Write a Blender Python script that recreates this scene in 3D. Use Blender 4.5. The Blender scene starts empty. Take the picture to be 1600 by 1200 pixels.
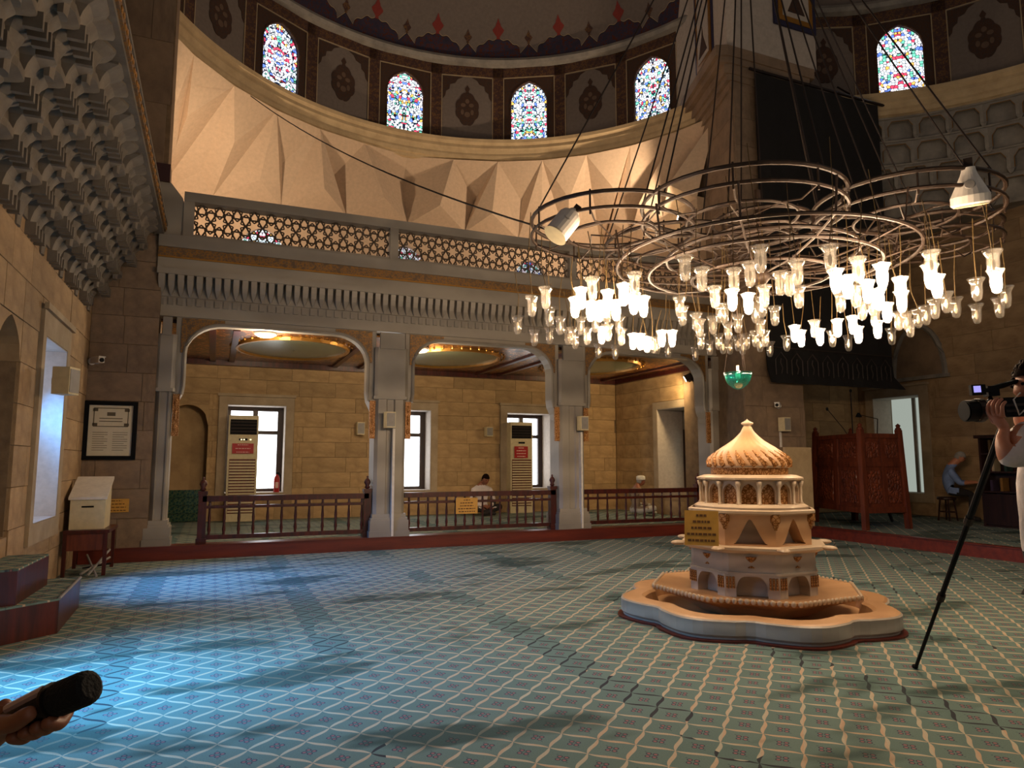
import bpy, math, random
from mathutils import Vector, Matrix
random.seed(7)
S = bpy.context.scene
COL = S.collection
R = math.radians
PI = math.pi

# ------------------------------------------------------------------ camera, world, exposure
CAM_H = 1.35
YAW, PIT, FPX = R(23.0), math.atan(122 / 1092), 1092.0
cd = bpy.data.cameras.new('camera')
cd.sensor_width = 36.0
cd.lens = FPX / 1600 * 36
cd.clip_start = 0.05
cam = bpy.data.objects.new('camera', cd)
COL.objects.link(cam)
cam.location = (0, 0, CAM_H)
cam.rotation_euler = (R(90) + PIT, 0, -YAW)
S.camera = cam
S.view_settings.view_transform = 'Standard'
S.view_settings.look = 'None'
S.view_settings.gamma = 1
S.view_settings.exposure = 0.15
S.view_settings.use_curve_mapping = False
S.cycles.use_denoising = True
S.cycles.max_bounces = 6
S.cycles.diffuse_bounces = 3
S.cycles.transparent_max_bounces = 12
S.cycles.sample_clamp_indirect = 4.0
S.cycles.caustics_reflective = False
S.cycles.caustics_refractive = False

W = bpy.data.worlds.new('world')
S.world = W
W.use_nodes = True
bg = W.node_tree.nodes['Background']
bg.inputs[0].default_value = (1.0, 0.91, 0.82, 1)
bg.inputs[1].default_value = 0.19

CF = Vector((math.sin(YAW) * math.cos(PIT), math.cos(YAW) * math.cos(PIT), math.sin(PIT)))
CR = Vector((math.cos(YAW), -math.sin(YAW), 0))
CU = CR.cross(CF)
CO = Vector((0, 0, CAM_H))


def ray(u, v):
    return CF * FPX + CR * (u - 800) - CU * (v - 600)


def atz(u, v, z):
    d = ray(u, v)
    return CO + d * ((z - CAM_H) / d.z)


def aty(u, v, y):
    d = ray(u, v)
    return CO + d * (y / d.y)


def atx(u, v, x):
    d = ray(u, v)
    return CO + d * (x / d.x)


def atd(u, v, depth):
    return CO + ray(u, v) * (depth / FPX)


def area(name, loc, rot, sx, sy, power, col, spread=180):
    l = bpy.data.lights.new(name, 'AREA')
    l.shape = 'RECTANGLE'
    l.size, l.size_y = sx, sy
    l.energy = power
    l.color = col
    l.spread = R(spread)
    o = bpy.data.objects.new(name, l)
    COL.objects.link(o)
    o.location = loc
    o.rotation_euler = rot
    return o


# daylight entering by the tall windows of the left wall (blue sky light falling to the carpet)
SKY = (0.09, 0.48, 1.0)
area('daylight_left_window', (-2.0, 8.8, 2.05), (0, R(-54), 0), 0.5, 0.95, 62, (0.10, 0.38, 1.0), 75)
area('daylight_near_window', (-2.0, 5.0, 2.05), (0, R(-38), 0), 0.5, 1.1, 74, SKY, 76)

# ------------------------------------------------------------------ mesh building


class MB:
    def __init__(self):
        self.v, self.f, self.m = [], [], []

    def add(self, vs, fs, mi=0):
        b = len(self.v)
        self.v += [tuple(p) for p in vs]
        for f in fs:
            self.f.append([i + b for i in f])
            self.m.append(mi)
        return self

    def box(self, x0, x1, y0, y1, z0, z1, mi=0):
        vs = [(x, y, z) for z in (z0, z1) for y in (y0, y1) for x in (x0, x1)]
        return self.add(vs, [(0, 2, 3, 1), (4, 5, 7, 6), (0, 1, 5, 4), (2, 6, 7, 3), (0, 4, 6, 2), (1, 3, 7, 5)], mi)

    def tbox(self, M, sx, sy, sz, mi=0):
        vs = [M @ Vector((x * sx / 2, y * sy / 2, z * sz / 2)) for z in (-1, 1) for y in (-1, 1) for x in (-1, 1)]
        return self.add(vs, [(0, 2, 3, 1), (4, 5, 7, 6), (0, 1, 5, 4), (2, 6, 7, 3), (0, 4, 6, 2), (1, 3, 7, 5)], mi)

    def prism(self, poly, a0, a1, ax='z', mi=0):
        n = len(poly)
        def P(p, a):
            return (p[0], p[1], a) if ax == 'z' else ((p[0], a, p[1]) if ax == 'y' else (a, p[0], p[1]))
        vs = [P(p, a0) for p in poly] + [P(p, a1) for p in poly]
        fs = [list(range(n))[::-1], list(range(n, 2 * n))]
        fs += [(i, (i + 1) % n, n + (i + 1) % n, n + i) for i in range(n)]
        return self.add(vs, fs, mi)

    def loft(self, rings, cap=True, closed=True, mi=0):
        n = len(rings[0])
        vs = [p for r in rings for p in r]
        fs = []
        for k in range(len(rings) - 1):
            for i in range(n if closed else n - 1):
                j = (i + 1) % n
                fs.append((k * n + i, k * n + j, (k + 1) * n + j, (k + 1) * n + i))
        if cap:
            fs.append(list(range(n))[::-1])
            fs.append([(len(rings) - 1) * n + i for i in range(n)])
        return self.add(vs, fs, mi)

    def lathe(self, prof, n=24, c=(0, 0, 0), a0=0.0, a1=2 * PI, lobe=None, mi=0, cap=False):
        full = abs(a1 - a0 - 2 * PI) < 1e-6
        cnt = n if full else n + 1
        rings = []
        for (r, z) in prof:
            ring = []
            for i in range(cnt):
                a = a0 + (a1 - a0) * i / n
                rr = r * (lobe(a, r, z) if lobe else 1)
                ring.append((c[0] + rr * math.cos(a), c[1] + rr * math.sin(a), c[2] + z))
            rings.append(ring)
        return self.loft(rings, cap=cap, closed=full, mi=mi)

    def tube(self, path, r=0.01, n=6, closed=False, mi=0):
        path = [Vector(p) for p in path]
        m = len(path)
        rs = r if isinstance(r, (list, tuple)) else [r] * m
        rings = []
        up = Vector((0, 0, 1))
        for i, p in enumerate(path):
            if closed:
                t = path[(i + 1) % m] - path[i - 1]
            else:
                t = path[min(i + 1, m - 1)] - path[max(i - 1, 0)]
            t = t.normalized()
            ref = up if abs(t.z) < 0.95 else Vector((1, 0, 0))
            a = t.cross(ref).normalized()
            b = t.cross(a)
            rings.append([p + (a * math.cos(2 * PI * k / n) + b * math.sin(2 * PI * k / n)) * rs[i] for k in range(n)])
        if closed:
            rings.append(rings[0])
        return self.loft(rings, cap=not closed, mi=mi)

    def ball(self, c, r, n=10, m=7, mi=0, M=None):
        rx, ry, rz = r if isinstance(r, (list, tuple)) else (r, r, r)
        rings = []
        for j in range(m + 1):
            ph = -PI / 2 + PI * j / m
            q = max(math.cos(ph), 0.02)
            ring = []
            for i in range(n):
                a = 2 * PI * i / n
                p = Vector((rx * q * math.cos(a), ry * q * math.sin(a), rz * math.sin(ph)))
                if M:
                    p = M @ p
                ring.append((c[0] + p[0], c[1] + p[1], c[2] + p[2]))
            rings.append(ring)
        return self.loft(rings, mi=mi)

    def mesh(self, name, mats, smooth=False):
        me = bpy.data.meshes.new(name)
        me.from_pydata(self.v, [], self.f)
        for m in (mats if isinstance(mats, (list, tuple)) else [mats]):
            me.materials.append(m)
        me.polygons.foreach_set('material_index', self.m)
        if smooth:
            me.polygons.foreach_set('use_smooth', [True] * len(me.polygons))
        me.update()
        return me

    def build(self, name, mats, parent=None, loc=None, rz=0.0, smooth=False):
        return ob(name, self.mesh(name, mats, smooth), parent, loc, rz)


def ob(name, data, parent=None, loc=None, rz=0.0):
    o = bpy.data.objects.new(name, data)
    COL.objects.link(o)
    if parent:
        o.parent = parent
    if loc:
        o.location = loc
    if rz:
        o.rotation_euler = (0, 0, rz)
    return o


def tag(o, label, cat, group=None):
    o['label'] = label
    o['category'] = cat
    if group:
        o['group'] = group
    return o


def struct(o):
    o['kind'] = 'structure'
    return o


def thing(name, label, cat, loc=(0, 0, 0), rz=0.0, group=None):
    return tag(ob(name, None, None, loc, rz), label, cat, group)


def Box(name, mat, parent, x0, x1, y0, y1, z0, z1):
    return MB().box(x0, x1, y0, y1, z0, z1).build(name, mat, parent)


def arch_poly(W0, Z0, Z1, w, zs, za, kind='round', n=14):
    """rectangle (width W0 centred on 0, Z0..Z1) with an arched notch of width w from the bottom edge"""
    pts = [(-w / 2, Z0)] + arch_curve(w, zs, za, kind, n) + [(w / 2, Z0)]
    return [(-W0 / 2, Z0), (-W0 / 2, Z1), (W0 / 2, Z1), (W0 / 2, Z0)] + pts[::-1]


def arch_curve(w, zs, za, kind='round', n=14):
    out = []
    h = za - zs
    for i in range(n + 1):
        t = -1 + 2 * i / n
        x = t * w / 2
        a = abs(t)
        if kind == 'round':
            z = zs + h * math.sqrt(max(0, 1 - a * a))
        elif kind == 'point':
            z = zs + h * (0.72 * math.sqrt(max(0, 1 - a * a)) + 0.28 * (1 - a))
        elif kind == 'ogee':
            z = zs + h * (0.5 * (1 + math.cos(PI * a)) * 0.6 + 0.4 * (1 - a) ** 1.3)
        elif kind == 'flat':
            z = zs + h * (1 - a ** 5) if a < 1 else zs
        out.append((x, z))
    return out


# ------------------------------------------------------------------ materials
def lin(c):
    return tuple((x / 255 / 12.92 if x / 255 <= 0.04045 else ((x / 255 + 0.055) / 1.055) ** 2.4) for x in c) + (1,)


class N:
    """small node helper"""

    def __init__(self, name):
        self.m = bpy.data.materials.new(name)
        self.m.use_nodes = True
        self.t = self.m.node_tree
        self.b = self.t.nodes['Principled BSDF']
        self.out = self.t.nodes['Material Output']

    def node(self, typ, **kw):
        n = self.t.nodes.new(typ)
        for k, v in kw.items():
            setattr(n, k, v)
        return n

    def link(self, a, b):
        self.t.links.new(a, b)

    def put(self, sock, v):
        if hasattr(v, 'is_output'):
            self.link(v, sock)
        else:
            sock.default_value = v

    def math(self, op, a, b=None, c=None, clamp=False):
        n = self.node('ShaderNodeMath', operation=op, use_clamp=clamp)
        for i, x in enumerate((a, b, c)):
            if x is not None:
                self.put(n.inputs[i], x)
        return n.outputs[0]

    def mix(self, f, a, b, typ='MIX'):
        n = self.node('ShaderNodeMixRGB', blend_type=typ)
        self.put(n.inputs[0], f)
        self.put(n.inputs[1], a)
        self.put(n.inputs[2], b)
        return n.outputs[0]

    def coord(self, kind='Object', scale=None, rot=None):
        c = self.node('ShaderNodeTexCoord').outputs[kind]
        if scale or rot:
            mp = self.node('ShaderNodeMapping')
            self.link(c, mp.inputs[0])
            if scale:
                mp.inputs['Scale'].default_value = scale
            if rot:
                mp.inputs['Rotation'].default_value = rot
            c = mp.outputs[0]
        return c

    def noise(self, co, scale=5.0, detail=3.0, rough=0.55):
        n = self.node('ShaderNodeTexNoise')
        self.link(co, n.inputs['Vector'])
        n.inputs['Scale'].default_value = scale
        n.inputs['Detail'].default_value = detail
        n.inputs['Roughness'].default_value = rough
        return n.outputs[0]

    def ramp(self, f, stops, mode='LINEAR'):
        n = self.node('ShaderNodeValToRGB')
        self.link(f, n.inputs[0])
        e = n.color_ramp.elements
        n.color_ramp.interpolation = mode
        while len(e) < len(stops):
            e.new(0.5)
        for i, (p, c) in enumerate(stops):
            e[i].position = p
            e[i].color = c
        return n.outputs[0]

    def bump(self, h, strength=0.3, dist=0.01):
        n = self.node('ShaderNodeBump')
        n.inputs['Strength'].default_value = strength
        n.inputs['Distance'].default_value = dist
        self.link(h, n.inputs['Height'])
        self.link(n.outputs[0], self.b.inputs['Normal'])

    def set(self, col=None, rough=0.6, metal=0.0, spec=None):
        if col is not None:
            self.put(self.b.inputs['Base Color'], col)
        self.put(self.b.inputs['Roughness'], rough)
        self.b.inputs['Metallic'].default_value = metal
        if spec is not None:
            self.b.inputs['Specular IOR Level'].default_value = spec
        return self.m


def m_stone(name, c1, c2, scale=3.0, rough=0.75, var=0.25, bump=0.25, gen='Object'):
    n = N(name)
    co = n.coord(gen)
    a = n.noise(co, scale, 5, 0.65)
    b = n.noise(co, scale * 9, 3)
    col = n.ramp(a, [(0.3, lin(c1)), (0.7, lin(c2))])
    if var:
        oi = n.node('ShaderNodeObjectInfo').outputs['Random']
        k = n.math('MULTIPLY_ADD', oi, var, 1 - var / 2)
        hs = n.node('ShaderNodeHueSaturation')
        n.link(k, hs.inputs['Value'])
        n.link(col, hs.inputs['Color'])
        col = hs.outputs[0]
    n.bump(n.math('ADD', a, n.math('MULTIPLY', b, 0.5)), bump, 0.01)
    return n.set(col, rough)


def m_marble(name, c1, c2, scale=1.5, rough=0.45, stretch=(1, 1, 4)):
    n = N(name)
    co = n.coord('Object', stretch)
    w = n.node('ShaderNodeTexWave', wave_type='BANDS', bands_direction='Z')
    n.link(co, w.inputs['Vector'])
    w.inputs['Scale'].default_value = scale
    w.inputs['Distortion'].default_value = 6
    w.inputs['Detail'].default_value = 4
    w.inputs['Detail Scale'].default_value = 1.5
    a = n.noise(co, scale * 2, 5)
    f = n.math('MULTIPLY_ADD', w.outputs['Fac'], 0.45, n.math('MULTIPLY', a, 0.55))
    col = n.ramp(f, [(0.25, lin(c1)), (0.75, lin(c2))])
    n.bump(a, 0.12, 0.01)
    return n.set(col, rough)


def m_wood(name, c1, c2, rough=0.35, scale=6.0, stretch=(1, 1, 0.12)):
    n = N(name)
    co = n.coord('Object', stretch)
    a = n.noise(co, scale * 2.5, 5, 0.6)
    col = n.ramp(a, [(0.35, lin(c1)), (0.68, lin(c2))])
    n.bump(a, 0.1, 0.004)
    return n.set(col, rough)


def m_plain(name, c, rough=0.5, metal=0.0, var=0.06, spec=None):
    n = N(name)
    a = n.noise(n.coord(), 14, 3)
    c1 = tuple(max(0, x * (1 - var * 1.5)) for x in lin(c)[:3]) + (1,)
    c2 = tuple(min(1, x * (1 + var * 1.5)) for x in lin(c)[:3]) + (1,)
    col = n.ramp(a, [(0.3, c1), (0.7, c2)])
    return n.set(col, rough, metal, spec)


def m_emit(name, col, strength):
    n = N(name)
    e = n.node('ShaderNodeEmission')
    e.inputs[0].default_value = col
    e.inputs[1].default_value = strength
    n.link(e.outputs[0], n.out.inputs[0])
    return n.m


def m_cloth(name, c, rough=0.9, scale=60):
    n = N(name)
    a = n.noise(n.coord(), 7, 4)
    b = n.noise(n.coord(), scale, 2)
    c1 = tuple(x * 0.72 for x in lin(c)[:3]) + (1,)
    col = n.ramp(a, [(0.3, c1), (0.65, lin(c))])
    n.bump(n.math('ADD', a, n.math('MULTIPLY', b, 0.25)), 0.5, 0.02)
    m = n.set(col, rough)
    return m


def m_carpet(name):
    n = N(name)
    co = n.node('ShaderNodeNewGeometry').outputs['Position']
    sep = n.node('ShaderNodeSeparateXYZ')
    n.link(co, sep.inputs[0])
    x, y = sep.outputs[0], sep.outputs[1]
    cell = 0.187
    k = 1 / (math.sqrt(2) * cell)
    m = n.math
    u = m('MULTIPLY', m('SUBTRACT', x, y), k)
    v = m('MULTIPLY', m('ADD', x, y), k)
    u = m('ADD', u, 0.12)
    v = m('ADD', v, 0.31)
    # wavy edges
    uw = m('ADD', u, m('MULTIPLY', m('SINE', m('MULTIPLY', v, 2 * PI)), 0.026))
    vw = m('ADD', v, m('MULTIPLY', m('SINE', m('MULTIPLY', u, 2 * PI)), 0.026))
    fu, fv = m('FLOOR', u), m('FLOOR', v)
    ru, rv = m('ROUND', uw), m('ROUND', vw)
    du, dv = m('ABSOLUTE', m('SUBTRACT', uw, ru)), m('ABSOLUTE', m('SUBTRACT', vw, rv))
    cu, cv = m('SUBTRACT', u, fu), m('SUBTRACT', v, fv)
    # leaf shaped line: widest mid edge, gone at crossings
    wu = m('MULTIPLY', m('POWER', m('SINE', m('MULTIPLY', cv, PI)), 0.6), 0.062)
    wv = m('MULTIPLY', m('POWER', m('SINE', m('MULTIPLY', cu, PI)), 0.6), 0.062)
    lu = m('LESS_THAN', du, wu)
    lv = m('LESS_THAN', dv, wv)
    line = m('MAXIMUM', lu, lv)

    def dark(a, b):
        q = m('FLOORED_MODULO', m('ADD', m('ADD', a, b), 5.0), 11.0)
        return m('LESS_THAN', q, 1.5)
    dk = m('MAXIMUM', m('MULTIPLY', lu, dark(ru, fv)), m('MULTIPLY', m('MULTIPLY', lv, m('SUBTRACT', 1.0, lu)), dark(fu, rv)))
    # flower: four dots and a heart
    dx, dy = m('SUBTRACT', cu, 0.5), m('SUBTRACT', cv, 0.5)
    ax, ay = m('SUBTRACT', m('ABSOLUTE', dx), 0.085), m('SUBTRACT', m('ABSOLUTE', dy), 0.085)
    d4 = m('SQRT', m('ADD', m('MULTIPLY', ax, ax), m('MULTIPLY', ay, ay)))
    dot = m('LESS_THAN', d4, 0.045)
    rim = m('LESS_THAN', d4, 0.075)
    sidex, sidey = m('ABSOLUTE', m('SUBTRACT', m('ABSOLUTE', m('SUBTRACT', dx, dy)), 0.36)), m('ABSOLUTE', m('ADD', dx, dy))
    side = m('LESS_THAN', m('ADD', sidex, sidey), 0.05)
    wn = n.node('ShaderNodeTexWhiteNoise', noise_dimensions='2D')
    cmb = n.node('ShaderNodeCombineXYZ')
    n.link(fu, cmb.inputs[0])
    n.link(fv, cmb.inputs[1])
    n.link(cmb.outputs[0], wn.inputs['Vector'])
    pile = n.noise(co, 160, 2)
    blot = n.noise(co, 0.9, 3, 0.5)
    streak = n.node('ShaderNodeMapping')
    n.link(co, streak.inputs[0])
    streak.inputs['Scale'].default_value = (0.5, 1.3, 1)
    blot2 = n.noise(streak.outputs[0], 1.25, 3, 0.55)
    base = n.mix(m('MULTIPLY', wn.outputs[0], 0.55), lin((110, 134, 128)), lin((126, 148, 140)))
    base = n.mix(m('MULTIPLY', side, 0.6), base, lin((62, 92, 104)))
    base = n.mix(rim, base, lin((70, 74, 92)))
    base = n.mix(dot, base, lin((176, 118, 122)))
    lc = n.mix(wn.outputs[0], lin((206, 196, 172)), lin((218, 182, 150)))
    base = n.mix(line, base, lc)
    gate = m('GREATER_THAN', n.noise(co, 0.8, 2), 0.47)
    base = n.mix(m('MULTIPLY', m('MULTIPLY', dk, gate), 0.95), base, lin((22, 30, 52)))
    # darker patches of irregular shape from stretched noise
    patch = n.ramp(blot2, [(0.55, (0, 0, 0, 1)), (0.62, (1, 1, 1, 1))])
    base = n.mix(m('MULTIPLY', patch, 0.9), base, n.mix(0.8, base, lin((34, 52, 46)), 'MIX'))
    base = n.mix(m('MULTIPLY', blot, 0.25), base, lin((104, 118, 112)))
    base = n.mix(0.35, base, n.mix(pile, lin((40, 40, 40)), lin((255, 255, 255))), 'MULTIPLY')
    n.bump(m('ADD', pile, m('MULTIPLY', line, 0.5)), 0.5, 0.006)
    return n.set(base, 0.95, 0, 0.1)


def m_stained(name, seed, scale=14.0, strength=3.0):
    """leaded glass: small bright panes in many colours, mirrored about the middle"""
    n = N(name)
    co = n.coord('Object')
    sep = n.node('ShaderNodeSeparateXYZ')
    n.link(co, sep.inputs[0])
    cmb = n.node('ShaderNodeCombineXYZ')
    n.link(n.math('ABSOLUTE', sep.outputs[0]), cmb.inputs[0])
    cmb.inputs[1].default_value = seed * 3.7
    n.link(sep.outputs[2], cmb.inputs[2])
    v = n.node('ShaderNodeTexVoronoi', feature='F1')
    v.inputs['Scale'].default_value = scale
    v.inputs['Randomness'].default_value = 0.75
    e = n.node('ShaderNodeTexVoronoi', feature='DISTANCE_TO_EDGE')
    e.inputs['Scale'].default_value = scale
    e.inputs['Randomness'].default_value = 0.75
    n.link(cmb.outputs[0], v.inputs['Vector'])
    n.link(cmb.outputs[0], e.inputs['Vector'])
    sc = n.node('ShaderNodeSeparateColor')
    n.link(v.outputs['Color'], sc.inputs[0])
    w = (1.0, 1.0, 1.0, 1)
    col = n.ramp(sc.outputs[0], [(0.0, (0.9, 0.95, 1, 1)), (0.40, (0.75, 0.95, 1.0, 1)), (0.52, (0.15, 0.55, 0.40, 1)),
                                 (0.63, (1, 0.85, 0.95, 1)), (0.72, (0.75, 0.06, 0.12, 1)), (0.79, (0.12, 0.22, 0.75, 1)),
                                 (0.87, w), (0.94, (0.85, 0.45, 0.1, 1))], 'CONSTANT')
    lead = n.ramp(e.outputs['Distance'], [(0.05, (0.008, 0.012, 0.025, 1)), (0.12, (1, 1, 1, 1))])
    em = n.node('ShaderNodeEmission')
    n.link(n.mix(1.0, col, lead, 'MULTIPLY'), em.inputs[0])
    em.inputs[1].default_value = strength
    n.link(em.outputs[0], n.out.inputs[0])
    return n.m


def m_glass(name, tint, diff=0.12, gloss=0.12, trans=0.76, glow=0.0):
    n = N(name)
    t = n.node('ShaderNodeBsdfTransparent')
    t.inputs[0].default_value = tint
    g = n.node('ShaderNodeBsdfGlossy')
    g.inputs['Roughness'].default_value = 0.08
    d = n.node('ShaderNodeBsdfTranslucent')
    d.inputs[0].default_value = tint
    lw = n.node('ShaderNodeLayerWeight')
    lw.inputs[0].default_value = 0.35
    m1 = n.node('ShaderNodeMixShader')
    n.link(n.math('MULTIPLY_ADD', lw.outputs['Facing'], 0.6, gloss), m1.inputs[0])
    m2 = n.node('ShaderNodeMixShader')
    m2.inputs[0].default_value = diff
    n.link(t.outputs[0], m2.inputs[1])
    n.link(d.outputs[0], m2.inputs[2])
    n.link(m2.outputs[0], m1.inputs[1])
    n.link(g.outputs[0], m1.inputs[2])
    n.link(m1.outputs[0], n.out.inputs[0])
    return n.m


def m_gilt(name, c_ground, c_gold, scale=18.0, thr=0.42, rough=0.3):
    """painted ground with scattered gilt ornament"""
    n = N(name)
    co = n.coord('Object')
    v = n.node('ShaderNodeTexVoronoi', feature='DISTANCE_TO_EDGE')
    v.inputs['Scale'].default_value = scale
    n.link(co, v.inputs['Vector'])
    a = n.noise(co, scale * 0.6, 4)
    f = n.math('MULTIPLY', n.math('LESS_THAN', v.outputs['Distance'], 0.10), n.math('GREATER_THAN', a, thr))
    col = n.mix(f, n.ramp(a, [(0.3, lin(c_ground)), (0.75, tuple(x * 1.8 for x in lin(c_ground)[:3]) + (1,))]), lin(c_gold))
    n.link(n.math('MULTIPLY', f, 0.6), n.b.inputs['Metallic'])
    n.bump(a, 0.2, 0.005)
    n.put(n.b.inputs['Base Color'], col)
    n.put(n.b.inputs['Roughness'], rough)
    return n.m


M = {}
M['stone'] = m_stone('warm_limestone', (136, 108, 78), (176, 146, 108), 2.2)
M['stone_back'] = m_stone('honey_limestone', (150, 120, 82), (188, 156, 110), 2.2, var=0.3)
M['stone_dark'] = m_stone('brown_limestone', (112, 92, 74), (146, 122, 98), 2.0, var=0.15)
M['stone_grey'] = m_marble('grey_marble', (132, 124, 114), (156, 147, 134), 0.5, 0.45, (1, 1, 1))
M['stone_grey2'] = m_stone('grey_stone', (110, 104, 98), (152, 144, 132), 2.5, var=0.12)
M['mortar'] = m_stone('mortar', (104, 84, 62), (134, 110, 82), 6, var=0)
M['plaster'] = m_plain('cream_plaster', (200, 174, 146), 0.8, var=0.05)
M['plaster_white'] = m_plain('white_plaster', (178, 166, 154), 0.85, var=0.06)
M['plaster_dome'] = m_plain('shade_darkened_dome_plaster', (112, 100, 92), 0.9, var=0.06)  # white plaster darkened in colour to look out of the lamps' reach
M['stone_muq'] = m_stone('dark_grey_stone', (84, 76, 68), (124, 114, 102), 2.5, var=0.15)
M['stone_lattice'] = m_stone('brown_grey_stone', (74, 62, 52), (104, 90, 76), 4, var=0)
M['plaster_corn'] = m_stone('cream_cornice', (178, 152, 114), (206, 180, 138), 3, var=0)
M['paint_brown'] = m_gilt('painted_brown_border', (58, 34, 26), (120, 88, 52), 22, 0.5, 0.7)
M['paint_navy'] = m_gilt('painted_navy_band', (38, 30, 48), (96, 50, 34), 16, 0.5, 0.7)
M['paint_red'] = m_plain('painted_red', (124, 40, 30), 0.7)
M['paint_cream'] = m_plain('painted_cream_line', (160, 140, 110), 0.7)
M['paint_dark'] = m_gilt('painted_dark_brown', (50, 34, 26), (84, 56, 40), 30, 0.45, 0.8)
M['carpet'] = m_carpet('teal_lozenge_carpet')
M['wood_red'] = m_wood('mahogany', (46, 14, 10), (84, 28, 16), 0.35)
M['stone_frame'] = m_stone('pale_window_stone', (150, 130, 104), (180, 160, 132), 2.5, var=0.1)
M['paint_mid'] = m_plain('painted_tan', (96, 74, 58), 0.8)
M['wood_plinth'] = m_wood('red_brown_board', (84, 26, 14), (112, 40, 20), 0.4, 4, (0.12, 1, 1))
M['wood_dark'] = m_wood('dark_wood', (30, 16, 12), (56, 30, 20), 0.4)
M['wood_carved'] = m_wood('carved_wood', (74, 30, 16), (114, 52, 28), 0.45)
M['gilt_ceiling'] = m_gilt('painted_gilt_ceiling', (62, 30, 16), (210, 140, 50), 9, 0.46, 0.25)
M['gilt_band'] = m_gilt('gilt_band', (92, 70, 46), (150, 108, 56), 24, 0.42, 0.5)
M['gold'] = m_plain('gold_leaf', (170, 120, 50), 0.4, 0.7)
M['green_paint'] = m_plain('grey_green_paint', (110, 116, 92), 0.22)
M['brass'] = m_plain('aged_brass', (56, 40, 29), 0.5, 0.35, 0.2)
M['iron'] = m_plain('dark_iron', (44, 34, 30), 0.5, 0.6)
M['wire'] = m_plain('brass_wire', (96, 76, 42), 0.5, 0.3)
M['glass'] = m_glass('clear_lamp_glass', (1, 0.96, 0.9, 1), 0.22, 0.10)
M['glass_green'] = m_glass('turquoise_glass', (0.02, 0.42, 0.34, 1), 0.30, 0.14)
M['bulb_on'] = m_emit('lit_bulb', (1.0, 0.76, 0.52, 1), 480)
M['bulb_off'] = m_plain('unlit_bulb', (240, 226, 204), 0.3)
M['flood'] = m_emit('flood_lamp_glass', (1.0, 0.72, 0.40, 1), 120)
M['white_plastic'] = m_plain('white_plastic', (214, 206, 196), 0.45)
M['beige_plastic'] = m_plain('beige_plastic', (202, 186, 148), 0.5)
M['grey_plastic'] = m_plain('grey_plastic', (140, 134, 128), 0.5)
M['black_plastic'] = m_plain('black_plastic', (14, 14, 16), 0.6, spec=0.12)
M['black_foam'] = m_cloth('black_foam', (12, 11, 12), 0.95, 200)
M['black_cloth'] = m_cloth('black_cloth', (15, 11, 11), 0.9)
M['black_thread'] = m_plain('dark_embroidery', (40, 28, 22), 0.7)
M['red_paint'] = m_plain('red_paint', (168, 22, 20), 0.35)
M['paper'] = m_plain('paper', (206, 196, 172), 0.8, var=0.02)
M['ink'] = m_plain('ink', (92, 82, 66), 0.8)
M['yellow'] = m_plain('brass_yellow_plate', (200, 148, 60), 0.5)
M['yellow_ink'] = m_plain('brown_ink', (98, 60, 20), 0.7)
M['white_ink'] = m_plain('white_ink', (226, 190, 180), 0.7)
M['day'] = m_emit('daylit_window_glass', (0.93, 0.96, 1.0, 1), 5.0)
M['day_blue'] = m_emit('sky_lit_window_glass', (0.55, 0.68, 1.0, 1), 2.4)
M['day_dim'] = m_emit('dim_window_glass', (0.72, 0.80, 0.70, 1), 0.42)
M['marble_warm'] = m_marble('cream_marble', (188, 164, 136), (214, 192, 164), 0.9, 0.4, (1, 1, 1.5))
M['marble_white'] = m_marble('white_marble', (164, 152, 138), (196, 184, 168), 1.0, 0.4, (1, 1, 2))
M['marble_gilt'] = m_gilt('gilded_carved_marble', (158, 112, 64), (128, 80, 30), 34, 0.3, 0.5)
M['marble_tan'] = m_marble('tan_marble', (178, 134, 92), (206, 162, 118), 0.9, 0.45, (1, 1, 1.5))
M['tile_green'] = m_gilt('green_glazed_tile', (18, 44, 40), (96, 116, 84), 16, 0.35, 0.2)
M['teal_dark'] = m_wood('dark_teal_paint', (14, 26, 32), (22, 40, 46), 0.4)
M['skin'] = m_plain('skin', (186, 122, 92), 0.5, var=0.08)
M['skin_dark'] = m_plain('tanned_skin', (140, 86, 62), 0.45, var=0.10)
M['hair'] = m_cloth('dark_hair', (30, 17, 12), 0.95, 120)
M['hair'].node_tree.nodes['Principled BSDF'].inputs['Specular IOR Level'].default_value = 0.08
M['hair_grey'] = m_cloth('grey_hair', (150, 146, 142), 0.8, 120)
M['shirt_white'] = m_cloth('white_shirt', (226, 214, 212), 0.85)
M['shirt_blue'] = m_cloth('pale_blue_shirt', (128, 152, 204), 0.85)
M['shirt_grey'] = m_cloth('light_grey_shirt', (196, 188, 176), 0.85)
M['shirt_tan'] = m_cloth('tan_shirt', (150, 128, 104), 0.85)
M['trousers'] = m_cloth('dark_trousers', (34, 30, 32), 0.9)
M['white_cap'] = m_cloth('white_cap', (214, 206, 192), 0.9)
M['screen'] = m_emit('camera_screen', (0.42, 0.38, 0.95, 1), 0.9)
M['navy_paint'] = m_plain('navy_paint', (30, 28, 62), 0.6)

UNIT = MB().box(-.5, .5, -.5, .5, -.5, .5)
_unit = {}


def unit(mat):
    if mat.name not in _unit:
        _unit[mat.name] = UNIT.mesh('block_' + mat.name, mat)
    return _unit[mat.name]


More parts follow.
